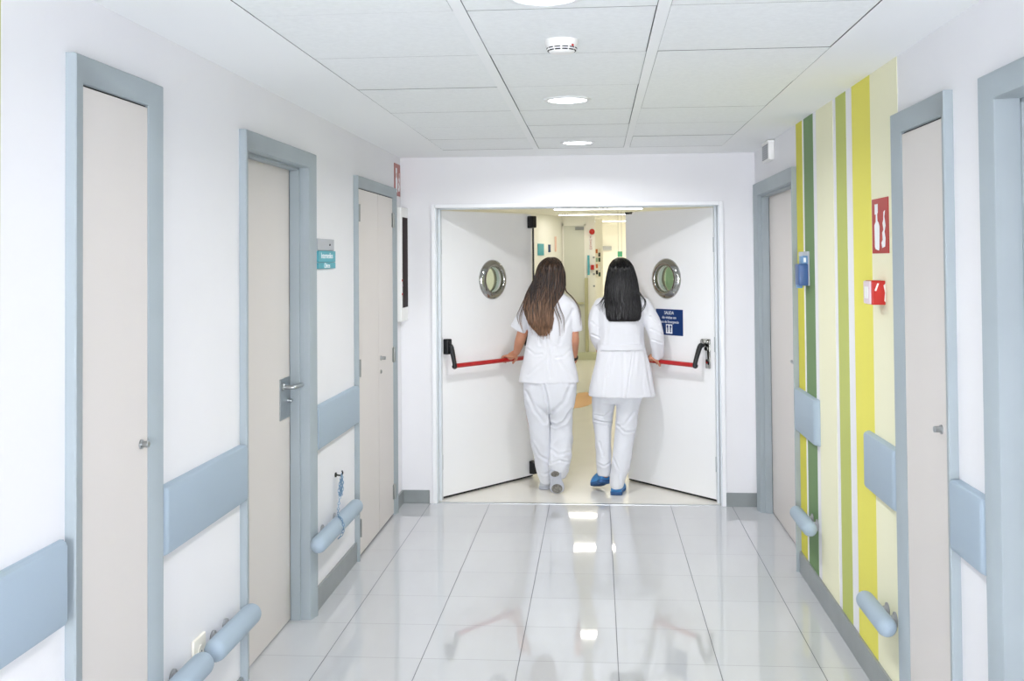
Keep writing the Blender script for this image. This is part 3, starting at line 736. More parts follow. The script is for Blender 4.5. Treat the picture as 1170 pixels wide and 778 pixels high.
# side wall in the far corridor that carries the notice board
bm = BM(); box(bm, -.03, 0.10, 18.6, 18.9, 0, H); finish(bm, 'wall_far_pier', M['farwall'], kind='structure')
x0 = F(684, 300, 18.6)[0]
nb = empty('notice_board', (x0, 18.58, F(0, 318, 18.6)[1]), label='board of dark and orange papers on the far pier', category='notice board')
bm = BM(); box(bm, -.005, .085, -.01, .02, 0, .50, bev=.002); finish(bm, 'board_back', M['ivory'], nb)
rg = random.Random(11)
for k, (z, m_) in enumerate(((.42, 'orangepaper'), (.36, 'black'), (.27, 'cabgreen'), (.27, 'darkgreen'), (.16, 'orangepaper'), (.12, 'lettwhite'), (.05, 'black'), (.015, 'darkgreen'))):
    xx = .0 + (.045 if k % 2 else .0); bm = BM(); box(bm, xx, xx+.035, -.014, -.008, z, z+.07); finish(bm, 'paper', M[m_], nb)
farbox('wall_shelf', 684, 702, 283, 287.5, 21.0, M['signgrey'], 'long grey wall fixture high in the far yellow corridor', 'wall fixture', t=.1)
bm = BM(); box(bm, -.35, 2.0, 21.0, 21.2, 0, H); finish(bm, 'wall_far_back', M['farwall'], kind='structure')
x, z = F(711.5, 292, 15.5)
root = empty('exit_sign', (x, 15.5, z), label='small pale green hanging exit sign above the dark haired woman', category='sign')
bm = BM(); box(bm, -.035, .035, -.008, .008, -.04, .04, bev=.003); finish(bm, 'sign_plate', M['exitgreen'], root)
bm = BM()
for dx in (-.025, .025): cyl(bm, (dx,0,.038), (dx,0,H-z), .002, n=8)
finish(bm, 'hanger', M['grey'], root)
# things on the far left wall (angled)
def onangled(t, z0, z1, w, name, m, label, cat):
    a = Vector((-1.60,14.4,0)); b = Vector((-.56,17.2,0)); d = (b-a).normalized(); c_ = a+(b-a)*t
    bm = BM(); box(bm, -w/2, w/2, -.015, .0, z0, z1, bev=.002)
    ob = finish(bm, name, m, label=label, category=cat); ob.location = (c_.x, c_.y, 0); ob.rotation_euler = (0, 0, math.atan2(d.y, d.x)); return ob
def tpx(px):   # where the sight line at px meets the angled wall
    best = min((abs(((-1.60+1.04*t)/(14.4+2.8*t))*1206-(px-685.5)), t) for t in [k/400 for k in range(401)]); return best[1]
onangled(tpx(621), 1.63+.06, 1.63+.24, .22, 'wall_sign', M['teal'], 'teal and white sign on far wall above the brown haired woman', 'sign')
onangled(tpx(631), 1.63+.11, 1.63+.23, .07, 'wall_plate', M['bluesign'], 'small dark blue plate on far wall, right of the teal sign', 'sign')
onangled(tpx(638), 1.63+.12, 1.63+.36, .05, 'paper_notice', M['pinkpaper'], 'faded pink paper notice on the far wall', 'notice')
onangled(tpx(643.5), 1.63-.13, 1.63-.03, .06, 'switch_plate', M['grey'], 'small grey plate on far wall near the wooden strip', 'switch')
bm = BM(); box(bm, -.62, -.585, 17.08, 17.19, .9, 1.57, bev=.004); finish(bm, 'wooden_strip', M['wood'], loc=(-.60, 17.1, .9), label='upright brown wooden strip at the far door', category='wood strip')
# cabinet seen through the right porthole, door seen through the left one
root = empty('locker', (1.35, 15.4, 0), label='sage green locker seen through the right porthole', category='cabinet')
bm = BM(); box(bm, -.38, .38, -.25, .25, 0, 1.72, bev=.01); finish(bm, 'locker_body', M['cabgreen'], root)
for z in (.1, .62, 1.14):
    bm = BM(); box(bm, -.36, .36, -.27, -.25, z, z+.50, bev=.004); dr_ = finish(bm, 'drawer', M['cabgreen'], root)
    bm = BM(); box(bm, -.08, .08, -.29, -.27, z+.40, z+.42, bev=.004); finish(bm, 'drawer_handle', M['grey'], dr_)
root = empty('door_10', (-1.60, 12.6, 0), kind='structure')
bm = BM(); box(bm, 0, .02, -.45, .45, .01, 2.05, bev=.003); finish(bm, 'door_leaf', M['cabgreen'], root)
bm = BM(); box(bm, 0, .04, -.53, -.45, 0, 2.12); box(bm, 0, .04, .45, .53, 0, 2.12); box(bm, 0, .04, -.53, .53, 2.05, 2.12); finish(bm, 'door_frame', M['fargrey'], root)
# orange inlay in the beige floor
bm = BM(); pts = [(-.33,11.55),(-.30,12.0),(-.25,12.9),(-.14,13.0),(-.07,12.75),(-.05,12.1),(-.12,11.8),(-.20,11.65)]
poly(bm, [(x, y, 0) for x, y in pts], (0,0,.0015)); finish(bm, 'floor_marking', M['orange'], loc=(-.2, 12.2, 0), label='orange curved patch in the beige floor between the women', category='floor marking')
# linear ceiling lights
first = None
for y, w in ((9.2, .12), (11.2, .16), (14.55, .24), (16.35, .14), (19.3, .14)):
    x = .02
    if first is None:
        root = empty('ceiling_panel_light', (x, y, H), category='ceiling light', group='bar lights of the next corridor')
        bm = BM(); box(bm, -.62, .62, -.075, .075, -.012, .0, bev=.002); finish(bm, 'light_body', M['lampbody'], root)
        bm = BM(); box(bm, -.60, .60, -.06, .06, -.015, -.0118); finish(bm, 'light_diffuser', M['lampwarm'], root); first = root
    else:
        root = first.copy(); COL.objects.link(root); root.location = (x, y, H)
        for ch in first.children:
            c_ = ch.copy(); COL.objects.link(c_); c_.parent = root
    root.scale = (1, w/.14, 1)
    root['label'] = {9.2: 'bar light of the next corridor nearest behind the double doors', 11.2: 'second bar light of the next corridor behind the door header', 14.15: 'thin bar light just before a wider one in next corridor',
                     14.55: 'wide bar light mirrored brightest in the grey floor', 16.35: 'long bar light just under the header, upper visible one', 19.3: 'farthest bar light in the next corridor, lower visible one'}[y]
lamp('extra_far_lamp', 1.2, 19.6, H-.03, 20, (1.0,.94,.80), .8, .14)  # extra warm lamp without a fixture, added to light the far corridor
# made-up window behind the viewpoint, added with its lamp to brighten the corridor
root = empty('added_window_1', (-.14, BACK, 1.35), kind='structure')
bm = BM()
for x0, x1, z0, z1 in ((-.86,-.80,-.86,.66),(.80,.86,-.86,.66),(-.86,.86,-.86,-.80),(-.86,.86,.60,.66),(-.03,.03,-.80,.60)): box(bm, x0, x1, -.05, .03, z0, z1, bev=.004)
finish(bm, 'added_window_frame', M['whiteframe'], root)
l = lamp('rear_fill_lamp', -.14, BACK+.06, 1.25, 240, (.975,.98,1.0), 1.6, 1.4); l.rotation_euler = (R(90), 0, 0)  # fill lamp added in front of the solid rear wall

# ------------------------------------------------------------------ people
def Q(px, py, y=7.4):       # a measured silhouette point, carried to the distance y at which the person walks
    return ((px-682.3-(py-295)*.009)*.000829*y, 1.6316-(py-296)*.000826*y)
def V3(px, py, y): x, z = Q(px, py, y); return Vector((x, y, z))
def secs(rows, y=7.4):
    """rows: (py, px_left, px_right, centre_y, half_depth)"""
    out = []
    for py, a, b, cy, ry in rows:
        xa, z = Q(a, py, y); xb, _ = Q(b, py, y); out.append((z, (xa+xb)/2, cy, (xb-xa)/2, ry))
    return out
def fuse(bm, voxel, smooth=4, factor=.5):
    me = bpy.data.meshes.new('t'); bmesh.ops.recalc_face_normals(bm, faces=bm.faces); bm.to_mesh(me); bm.free()
    o = bpy.data.objects.new('t', me); COL.objects.link(o)
    m = o.modifiers.new('r', 'REMESH'); m.mode = 'VOXEL'; m.voxel_size = voxel; m.adaptivity = 0
    if smooth:
        s = o.modifiers.new('s', 'SMOOTH'); s.factor = factor; s.iterations = smooth
    dg = bpy.context.evaluated_depsgraph_get(); dg.update()
    out = bpy.data.meshes.new_from_object(o.evaluated_get(dg)); bpy.data.objects.remove(o); bpy.data.meshes.remove(me)
    return out
def coords(me):
    a = np.empty(len(me.vertices)*3, np.float32); me.vertices.foreach_get('co', a); return a.reshape(-1,3)
def normals(me):
    a = np.empty(len(me.vertices)*3, np.float32); me.vertices.foreach_get('normal', a); return a.reshape(-1,3)
def setco(me, a): me.vertices.foreach_set('co', a.astype(np.float32).ravel()); me.update()
def seg_dist(p, a, b):
    d = b-a; t = np.clip(((p-a)@d)/(d@d+1e-12), 0, 1); return np.linalg.norm(p-(a+t[:,None]*d), axis=1)
def wrinkle(me, amp=.004, sc=(9,9,3.2), seed=0, creases=(), y=7.4, zmax=None):
    P = coords(me); Nn = normals(me); d = np.zeros(len(P))
    for i, p in enumerate(P):
        q = Vector((p[0]*sc[0]+seed, p[1]*sc[1], p[2]*sc[2]))
        q2 = q+.6*noise.noise_vector(q*.8)
        v = noise.noise(q2); d[i] = (1-2.2*abs(v))*amp*.7+noise.noise(q2*2.3)*amp*.45
    for pts, dep, wid in creases:                         # (polyline in px, depth, half width) on the rear face
        C = [np.array(Q(*p, y)) for p in pts]; xz = P[:, [0,2]]
        dist = np.min([seg_dist(xz, a, b) for a, b in zip(C, C[1:])], axis=0)
        k = np.clip(-Nn[:,1]*1.6, 0, 1)
        d += k*(-dep*np.exp(-(dist/wid)**2)+dep*.55*np.exp(-((dist-wid*2)/wid)**2))
    setco(me, P+Nn*d[:,None])
def cloth(bm, name, m, root, base, voxel=.006, smooth=5, **k):
    me = fuse(bm, voxel, smooth); wrinkle(me, **k)
    me.transform(Matrix.Translation(-Vector(base))); me.name = name; me.materials.clear(); me.materials.append(m); me.shade_smooth()
    return new_obj(name, me, root)
def limb(bm, pts, rad, n=20, sub=5, flat=1.0): tube(bm, pts, rad, n=n, sub=sub, hemi=True, flat=flat)
def hand(bm, wrist, palm, fdir, curl, thumb_side, k=1.0, spread=None):
    """palm centre; fdir = direction the fingers leave the palm; curl = direction they bend to; spread = across the palm"""
    fdir = fdir.normalized(); sp = spread.normalized(); cu = curl.normalized()
    limb(bm, [wrist, wrist.lerp(palm, .5), palm], [.024*k, .026*k, .027*k], flat=.75)
    rot = Matrix((sp, fdir, cu)).transposed()
    ell(bm, palm, (.039*k, .045*k, .0145*k), rot=rot.to_3x3(), seg=20)
    for i, (off, ln, r) in enumerate(((-.030, .064, .0085), (-.010, .074, .009), (.010, .070, .0088), (.029, .055, .0078))):
        a = palm+sp*off*k*(-thumb_side)*-1+fdir*.030*k
        b = a+fdir*ln*.42*k+cu*.010*k
        c_ = b+(fdir*.35+cu*.95).normalized()*ln*.36*k
        e = c_+(fdir*-.55+cu*.8).normalized()*ln*.30*k
        limb(bm, [a, b, c_, e], [r*1.1*k, r*k, r*.95*k, r*.8*k], n=12, sub=3)
    t0 = palm-fdir*.022*k+sp*thumb_side*-.030*k
    t1 = t0+(sp*-thumb_side*.026+fdir*.016+cu*.016)*k; t2 = t1+(fdir*.020+cu*.022-sp*thumb_side*-.002)*k; t3 = t2+(fdir*.012+cu*.018)*k
    limb(bm, [t0, t1, t2, t3], [.0135*k, .0115*k, .0100*k, .0080*k], n=12, sub=3)
def head_bm(bm, c, yaw, k=1.0):
    """c: head centre; yaw 0 looks along +y"""
    rz = Matrix.Rotation(yaw, 3, 'Z')
    def L(x, y, z): return c+rz @ Vector((x*k, y*k, z*k))
    def E(x, y, z, a, b, d, rx=0): ell(bm, L(x, y, z), (a*k, b*k, d*k), rot=rz @ Matrix.Rotation(R(rx), 3, 'X'), seg=24)
    E(0, -.012, .028, .069, .090, .075); E(0, .018, -.018, .062, .068, .088); E(0, .040, -.075, .038, .040, .030); E(0, .070, -.088, .019, .018, .016)
    for s in (-1, 1):
        E(s*.034, .050, -.024, .024, .028, .024); E(s*.030, .076, .022, .024, .012, .008)         # cheek, brow
        E(s*.038, .022, -.062, .018, .038, .018, -20)                                               # jaw
        E(s*.073, -.006, -.004, .010, .018, .030, 10); E(s*.012, .101, -.030, .0085, .010, .007)    # ear, nostril
        E(s*.031, .074, .004, .013, .010, .008)                                                     # eyelids
    limb(bm, [L(0,.088,.014), L(0,.098,-.006), L(0,.110,-.026)], [.008*k, .009*k, .0125*k], n=14, sub=3)   # nose
    E(0, .090, -.050, .021, .010, .0055); E(0, .088, -.061, .018, .010, .0065)                       # lips
    return L
def features(root, base, L, k=1.0):
    for s in (-1, 1):
        bm = BM(); ell(bm, L(s*.031, .0755, .005)-Vector(base), (.0105*k,)*3, seg=16); e = finish(bm, 'eye', M['white'], root, smooth=True)
        bm = BM(); ell(bm, L(s*.031, .084, .005)-Vector(base), (.0048*k,)*3, seg=12); finish(bm, 'iris', M['wood'], e, smooth=True)
        bm = BM(); tube(bm, [L(s*.016,.089,.020)-Vector(base), L(s*.031,.089,.026)-Vector(base), L(s*.047,.076,.021)-Vector(base)], [.002,.003,.0015], n=8, sub=3); finish(bm, 'eyebrow', M['black'], root, smooth=True)
    bm = BM(); tube(bm, [L(-.021,.094,-.054)-Vector(base), L(0,.101,-.0555)-Vector(base), L(.021,.094,-.054)-Vector(base)], [.002,.0062,.002], n=10, sub=4, flat=.6); finish(bm, 'lips', M['pinkpaper'], root, smooth=True)
def hair_obj(root, base, m, vol, strands, seed, groove=.0022, fly=()):
    """vol: rows for the body of the hair; strands laid over its rear face"""
    bm = BM(); S = secs(vol)
    ph = [random.uniform(0, 6) for _ in range(5)]
    def fold(a, z): return groove*(math.sin(a*13+z*9+ph[0]+1.5*math.sin(z*6))+.7*math.sin(a*29+ph[1]-z*13)+.5*math.sin(a*47+ph[2]+z*20))
    loft(bm, S, n=120, sub=6, ex=2.0, fold=fold)
    C = catmull(S, 8)
    zs = np.array([c[0] for c in C]); order = np.argsort(zs); zs = zs[order]; A = np.array(C)[order]
    def surf(a, z, off=0):
        cx, cy, rx, ry = [np.interp(z, zs, A[:, k]) for k in (1,2,3,4)]
        return Vector((cx+(rx+off)*math.cos(a), cy+(ry+off)*math.sin(a), z))
    ztop, zlow = zs[-1], zs[0]
    rg = random.Random(seed)
    n_, over, spread, lo, hi = strands
    for i in range(n_):
        a0 = rg.uniform(lo, hi); a1 = a0+rg.uniform(-spread, spread); z0 = rg.uniform(ztop-.10, ztop-.015); z1 = zlow+rg.uniform(-over, over*3.0+.02)
        pts = []; rad = []; r0 = rg.uniform(.0012, .0026); ph_ = rg.uniform(0, 6); wv = rg.uniform(.0, .005)
        for j in range(13):
            t = j/12; z = z0+(z1-z0)*t; a = a0+(a1-a0)*t
            p = surf(a, max(z, zlow+.004), .001+.0015*math.sin(t*5+ph_)+(.004*t if rg.random() < .2 else 0)); p.z = z; p.x += wv*math.sin(t*7+ph_)*t
            pts.append(p); rad.append(r0*(1 if t < .75 else 1-(t-.75)*3.4))
        tube(bm, pts, rad, n=5, sub=1)
    for pts, r_ in fly:
        P = [V3(*p) for p in pts]; tube(bm, P, [r_*(1-.75*i/(len(P)-1)) for i in range(len(P))], n=5, sub=5)
    bmesh.ops.translate(bm, verts=bm.verts, vec=-Vector(base))
    return finish(bm, 'hair', m, root, smooth=True)

# ---- woman in the short-sleeved tunic, pushing the left leaf
base = Vector((-.33, 7.44, 0)); hy = 7.45
hc1 = Vector((Q(630,0)[0], 7.462, 1.524))
bm = BM(); Lh1 = head_bm(bm, hc1, R(-14))
limb(bm, [hc1+Vector((0,-.005,-.05)), hc1+Vector((0,-.015,-.12)), Vector((hc1.x,7.435,1.33))], [.052,.050,.058])
# trunk and upper arms under the cloth
loft(bm, secs([(344,614,648,7.44,.06),(352,609,652,7.44,.085),(375,610,650,7.44,.09),(395,611,649,7.44,.075),(415,607,653,7.44,.09),(440,603,656,7.44,.10),(452,604,655,7.44,.09)]), n=32)
shL, elL, wrL = V3(606,351,7.44), V3(595.5,386,7.47), V3(590.5,402.5,7.60)
limb(bm, [shL, shL.lerp(elL,.5), elL, elL.lerp(wrL,.35), elL.lerp(wrL,.75), wrL], [.044,.041,.037,.036,.029,.024])
shR, elR, wrR = V3(652,351,7.44), V3(656.5,388,7.44), V3(656,410,7.55)
limb(bm, [shR, shR.lerp(elR,.5), elR, elR.lerp(wrR,.35), elR.lerp(wrR,.75), wrR], [.042,.038,.033,.031,.025,.021])
dLf = Vector((math.cos(aL), math.sin(aL), 0)); nLf = Vector((math.sin(aL), -math.cos(aL), 0))
barL = Vector(hL)+dLf*.615+nLf*.080+Vector((0,0,.908))
hand(bm, wrL, barL+Vector((.004,-.036,.026)), -nLf+Vector((0,0,.10)), Vector((0,0,-1)), 1, spread=dLf*-1)
hand(bm, wrR, wrR+Vector((-.045,.075,-.0)), Vector((-.6,1,.1)), Vector((0,.2,-1)), -1, spread=Vector((1,.15,0)))
for pts, rad in (([V3(614,440,7.45), V3(613,470,7.46), V3(617,500,7.48), V3(620,530,7.52), V3(623.5,549,7.545)], [.085,.075,.058,.045,.034]),
                 ([V3(645,440,7.45), V3(642,470,7.47), V3(641,497,7.49), V3(640,520,7.45), V3(638.5,538,7.42)], [.085,.075,.056,.042,.032])):
    limb(bm, pts, rad)
me = fuse(bm, .0042, 3); me.transform(Matrix.Translation(-base)); me.materials.clear(); me.materials.append(M['skin']); me.shade_smooth(); me.name = 'person'
w1 = new_obj('person', me, label='person with long brown hair, short-sleeved white tunic, pushing the left door leaf', category='person'); w1.location = base
features(w1, base, Lh1)
# tunic
bm = BM()
loft(bm, secs([(331.5,621,640,7.44,.052),(336,616,645,7.44,.062),(341,609,652,7.44,.075),(347,604,657,7.44,.095),(356,603,656,7.44,.108),(370,603.5,655,7.44,.112),(385,603,654.5,7.44,.105),(398,600.5,654,7.44,.100),(412,597.5,656,7.44,.110),(425,594.5,659,7.445,.122),(436,592.5,661,7.445,.128),(437,593.5,660,7.445,.124)]), n=72, ex=2.25)
tube(bm, [V3(608,350,7.44), V3(603,356,7.44), V3(597.5,366,7.45), V3(592.5,376.5,7.455)], [.056,.054,.057,.060], n=36, sub=5)
ell(bm, V3(607,350,7.44), (.055,.06,.05))
tube(bm, [V3(652,350,7.44), V3(655,358,7.44), V3(657,368,7.44), V3(658,378,7.445)], [.052,.050,.047,.046], n=36, sub=5)
ell(bm, V3(652,350,7.44), (.05,.06,.05))
cloth(bm, 'tunic', M['cotton'], w1, base, voxel=.0055, smooth=6, amp=.0045, sc=(11,8,4.5), seed=3,
      creases=[([(624,388),(628,405),(630,430)], .004, .008), ([(601,352),(612,372),(618,392)], .005, .010), ([(655,355),(646,372),(640,392)], .005, .010), ([(603,398),(612,405),(620,404)], .004, .007), ([(652,400),(645,407),(636,408)], .004, .007), ([(634,395),(625,410),(604,428)], .003, .009), ([(640,412),(648,424),(655,436)], .003, .009)])
# sleeve hems as turned bands
for c_, rr_, d_ in ((V3(592.8,375.6,7.455), .0608, (V3(593,375,7.455)-V3(597.5,366,7.45))), (V3(658,377,7.445), .0466, (V3(658,376,7.445)-V3(657,368,7.44)))):
    bm = BM(); d_ = d_.normalized(); tube(bm, [c_-d_*.012, c_-d_*.002, c_+d_*.006], [rr_-.001, rr_, rr_-.001], n=40); bmesh.ops.translate(bm, verts=bm.verts, vec=-base); finish(bm, 'sleeve_hem', M['cotton'], w1, auto=50)
# trousers
bm = BM()
loft(bm, secs([(425,600,655,7.445,.105),(434,598.5,658,7.445,.118),(446,598,658.5,7.445,.122),(458,599,657,7.445,.118),(466,600,655,7.445,.10),(472,602,652,7.445,.07)][::-1]), n=64, ex=2.3)
loft(bm, secs([(440,599,630,7.445,.11),(465,600.5,629,7.45,.105),(485,603,628.5,7.46,.098),(505,606,629,7.475,.090),(525,609.5,630,7.50,.084),(540,612.5,630.5,7.52,.082),(551,616,631,7.535,.082),(555,618.5,630.5,7.54,.080)][::-1]), n=56, ex=2.1)
loft(bm, secs([(440,626,659,7.445,.11),(465,627.5,655,7.45,.105),(480,628,653.5,7.465,.098),(492,628,654,7.47,.092),(508,627.5,654,7.455,.086),(522,627.5,652.5,7.43,.082),(534,627.5,650.5,7.415,.072),(541,629,648,7.425,.060),(546,632,646,7.435,.05)][::-1]), n=56, ex=2.1)
cloth(bm, 'trousers', M['trouser'], w1, base, voxel=.0055, smooth=4, amp=.007, sc=(10,8,6), seed=21,
      creases=[([(622,438),(625.5,452),(628,470),(628.5,500),(628.5,528)], .014, .007), ([(628,483),(636,486),(645,481),(653,468)], .009, .009), ([(602,446),(612,468),(622,482)], .006, .010), ([(652,440),(645,458),(632,470)], .005, .012),
               ([(629,512),(638,518),(650,516)], .005, .008), ([(608,505),(616,520),(626,526)], .006, .009), ([(630,528),(640,524),(650,527)], .005, .006), ([(612,538),(622,543),(630,540)], .005, .006)])
# trouser pocket seam line
# shoes
def shoe(root, base, heel, toe, upn, w, mats, name='shoe', clog=False, k=1.0):
    """heel/toe: centres of the sole ends; upn: direction from sole to upper"""
    d = (toe-heel); L_ = d.length; d.normalize(); up = (upn-d*upn.dot(d)).normalized(); s = d.cross(up)
    prof = [(0,.62),(.04,.78),(.12,.86),(.25,.80),(.40,.72),(.55,.86),(.70,1.0),(.82,.98),(.92,.80),(.98,.50),(1.0,.22)]
    def W(t): return np.interp(t, [p[0] for p in prof], [p[1] for p in prof])*w/2
    bm = BM(); rings = []
    for lvl, sc_, h in ((0,.94,0),(1,1.0,.004),(2,1.0,.020),(3,.95,.024)):
        ring = []
        for sgn in (1,-1):
            T_ = [i/24 for i in range(25)]
            if sgn < 0: T_ = T_[::-1]
            for t in T_: ring.append(bm.verts.new(heel+d*L_*(.5+(t-.5)*(sc_ if lvl in (0,3) else 1))+s*sgn*max(W(t),.008)*sc_+up*h))
        rings.append(ring)
    skin_rings(bm, rings)
    bmesh.ops.translate(bm, verts=bm.verts, vec=-base); so = finish(bm, name+'_sole' if False else 'shoe_sole', mats[1], root, auto=60)
    # upper
    bm = BM()
    hts = [(0.02,.052,.80),(.08,.075,.92),(.18,.082,.95),(.32,.080,.92),(.45,.070,.93),(.60,.056,.96),(.75,.046,.96),(.88,.036,.94),(.97,.024,.70)]
    if clog: hts = [(0.02,.058,.86),(.07,.070,.97),(.18,.056,.98),(.34,.055,.97),(.46,.074,1.0),(.60,.070,1.02),(.75,.060,1.04),(.88,.048,1.0),(.97,.030,.75)]
    rings = []
    for t, h, wk in hts:
        c_ = heel+d*L_*t+up*.020; ring = []
        hw = max(W(t)*wk, .010)
        for j in range(24):
            a = 2*math.pi*j/24; x = math.cos(a)*hw; z = math.sin(a)
            z = z*h if z > 0 else z*.004
            x *= 1-.25*max(0, math.sin(a))**2
            ring.append(bm.verts.new(c_+s*x+up*max(z,-.004)))
        rings.append(ring)
    skin_rings(bm, rings)
    bmesh.ops.translate(bm, verts=bm.verts, vec=-base); up_o = finish(bm, 'shoe_upper', mats[0], root, smooth=True)
    return so, d, up, s, L_
so, d, up, s, L_ = shoe(w1, base, V3(634.0,537,7.345), V3(637.5,564.0,7.375)+Vector((0,0,.002)), Vector((0,1,.25)), .102, (M['shoe'], M['solelight']))
# tread pads on the raised sole
heel = V3(634.0,537,7.345); n_ = -up
for t0, t1, wd in ((.03,.27,.030),(.58,.96,.038)):
    bm = BM(); K = 14; ring = []
    for h in (-.001, .004):
        ring.append([bm.verts.new(heel+d*L_*((t0+t1)/2+(t1-t0)/2*math.cos(a))+s*wd*math.sin(a)+n_*h) for a in [2*math.pi*j/K for j in range(K)]])
    skin_rings(bm, ring); bmesh.ops.translate(bm, verts=bm.verts, vec=-base); finish(bm, 'tread_pad', M['sole'], so)
shoe(w1, base, V3(621.5,556.5,7.50)*1.0+Vector((0,0,0))-Vector((0,0,V3(621.5,556.5,7.50).z)), Vector((-.375,7.735,0)), Vector((0,0,1)), .088, (M['shoe'], M['solelight']))
# hair
vol = [(293.7,627,632.5,7.44,.030),(295,623.5,636,7.438,.056),(298,619.3,639.8,7.432,.082),(302.5,615.8,642.6,7.422,.095),(307.5,613.9,644.3,7.413,.098),(313,612.4,645.6,7.405,.092),(321,609,646,7.398,.084),(329,605,645.6,7.392,.074),(336,602,643,7.384,.062),(342,600,639,7.370,.050),(349,599.5,635,7.352,.038),(357,601,633.2,7.340,.029),(366,604.5,633,7.334,.022),(373,609,632,7.334,.017),(379,614,631,7.337,.010),(383,619,629,7.340,.005)]
fly = []
rg = random.Random(5)
for k in range(46):      # wisps leaving the mass on the left and right
    j = rg.uniform(-1, 1)
    if k < 18: fly.append(([(612+j,322,7.37),(603+j*2,338,7.35),(596.5+j*2.5,352,7.345),(593.5+j*3,364+j*3,7.345),(596+j*3,376+j*6,7.35)], .0016))
    elif k < 30: fly.append(([(640+j*2,330,7.37),(636+j*2,340,7.335),(638+j*3,352,7.322),(642.5+j*3,364,7.322),(643+j*2.5,374+j*8,7.323)], .0015))
    elif k < 40: fly.append(([(645+j,326,7.40),(647+j,333,7.385),(654+j,340,7.365),(660.5+j,350,7.37),(663+j,360,7.385),(662.5+j,368+j*5,7.395)], .0015))
    else: fly.append(([(634+j,335,7.34),(634+j,352,7.315),(640+j*2,368,7.318),(641+j*2,384,7.325)], .0012))
for k in range(170):      # long uneven ends
    a = rg.uniform(603, 631); e = rg.uniform(374, 389) if 613 < a < 630 else rg.uniform(362, 384)
    fly.append(([(624+(a-618)*.75,rg.uniform(306,330),7.318),(a+rg.uniform(-1,1),345,7.325),(a+rg.uniform(-2,2),358,7.314),(a+rg.uniform(-2,2)+(623-a)*.1,370,7.318),(a+(625-a)*.25+rg.uniform(-2,2),e,7.322)], rg.uniform(.0012,.0026)))
hair_obj(w1, base, M['hair_brown'], vol, (420, .012, .28, R(150), R(405)), 4, groove=.0034, fly=fly)
bm = BM(); d_ = (wrR-elR).normalized(); c_ = elR.lerp(wrR, .93); tube(bm, [c_-d_*.012, c_, c_+d_*.012], [.0245,.0250,.0240], n=28); ell(bm, c_+Vector((.024,0,0)), (.006,.015,.015)); bmesh.ops.translate(bm, verts=bm.verts, vec=-base); finish(bm, 'watch', M['watch'], w1, auto=50)

# ---- woman in the long white coat, pushing the right leaf
base = Vector((.14, 7.42, 0))
hc2 = Vector((Q(709.5,0)[0], 7.452, 1.517))
bm = BM(); Lh2 = head_bm(bm, hc2, R(0))
limb(bm, [hc2+Vector((0,-.005,-.05)), hc2+Vector((0,-.015,-.12)), Vector((hc2.x,7.43,1.33))], [.052,.049,.058])
loft(bm, secs([(344,695,726,7.43,.06),(352,690,731,7.43,.08),(375,691,729,7.43,.09),(398,691,731,7.43,.075),(418,688,735,7.43,.09),(438,688,735,7.43,.09),(446,690,732,7.43,.07)]), n=32)
shL2, elL2, wrL2 = V3(688,352,7.43), V3(683,386,7.45), V3(690,399,7.62)
limb(bm, [shL2, shL2.lerp(elL2,.5), elL2, elL2.lerp(wrL2,.4), wrL2], [.043,.038,.034,.031,.023])
shR2, elR2, wrR2 = V3(734,352,7.43), V3(748,383,7.40), V3(750,405,7.475)
limb(bm, [shR2, shR2.lerp(elR2,.5), elR2, elR2.lerp(wrR2,.4), wrR2], [.043,.038,.034,.031,.023])
dRf = Vector((math.cos(aR), math.sin(aR), 0)); nRf = Vector((-math.sin(aR), math.cos(aR), 0))
barR = Vector(hR)+dRf*.525+nRf*.080+Vector((0,0,.908))
hand(bm, wrR2, barR+Vector((.0,-.032,.024)), -nRf+Vector((0,0,.08)), Vector((0,0,-1)), -1, spread=-dRf)
hand(bm, wrL2, wrL2+Vector((.01,.085,.0)), Vector((.15,1,0)), Vector((0,.2,-1)), 1, spread=Vector((1,-.15,0)))
for pts, rad in (([V3(691,446,7.44), V3(688.5,480,7.48), V3(688.5,500,7.48), V3(689,525,7.46), V3(691,541,7.465)], [.060,.055,.050,.040,.030]),
                 ([V3(718,446,7.43), V3(716,480,7.44), V3(713,500,7.43), V3(708,530,7.40), V3(705,550,7.40)], [.060,.056,.050,.042,.032])):
    limb(bm, pts, rad)
me = fuse(bm, .0042, 3); me.transform(Matrix.Translation(-base)); me.materials.clear(); me.materials.append(M['skin']); me.shade_smooth(); me.name = 'person'
w2 = new_obj('person', me, label='person with straight black hair, long white coat and blue clogs, pushing right leaf', category='person'); w2.location = base
features(w2, base, Lh2)
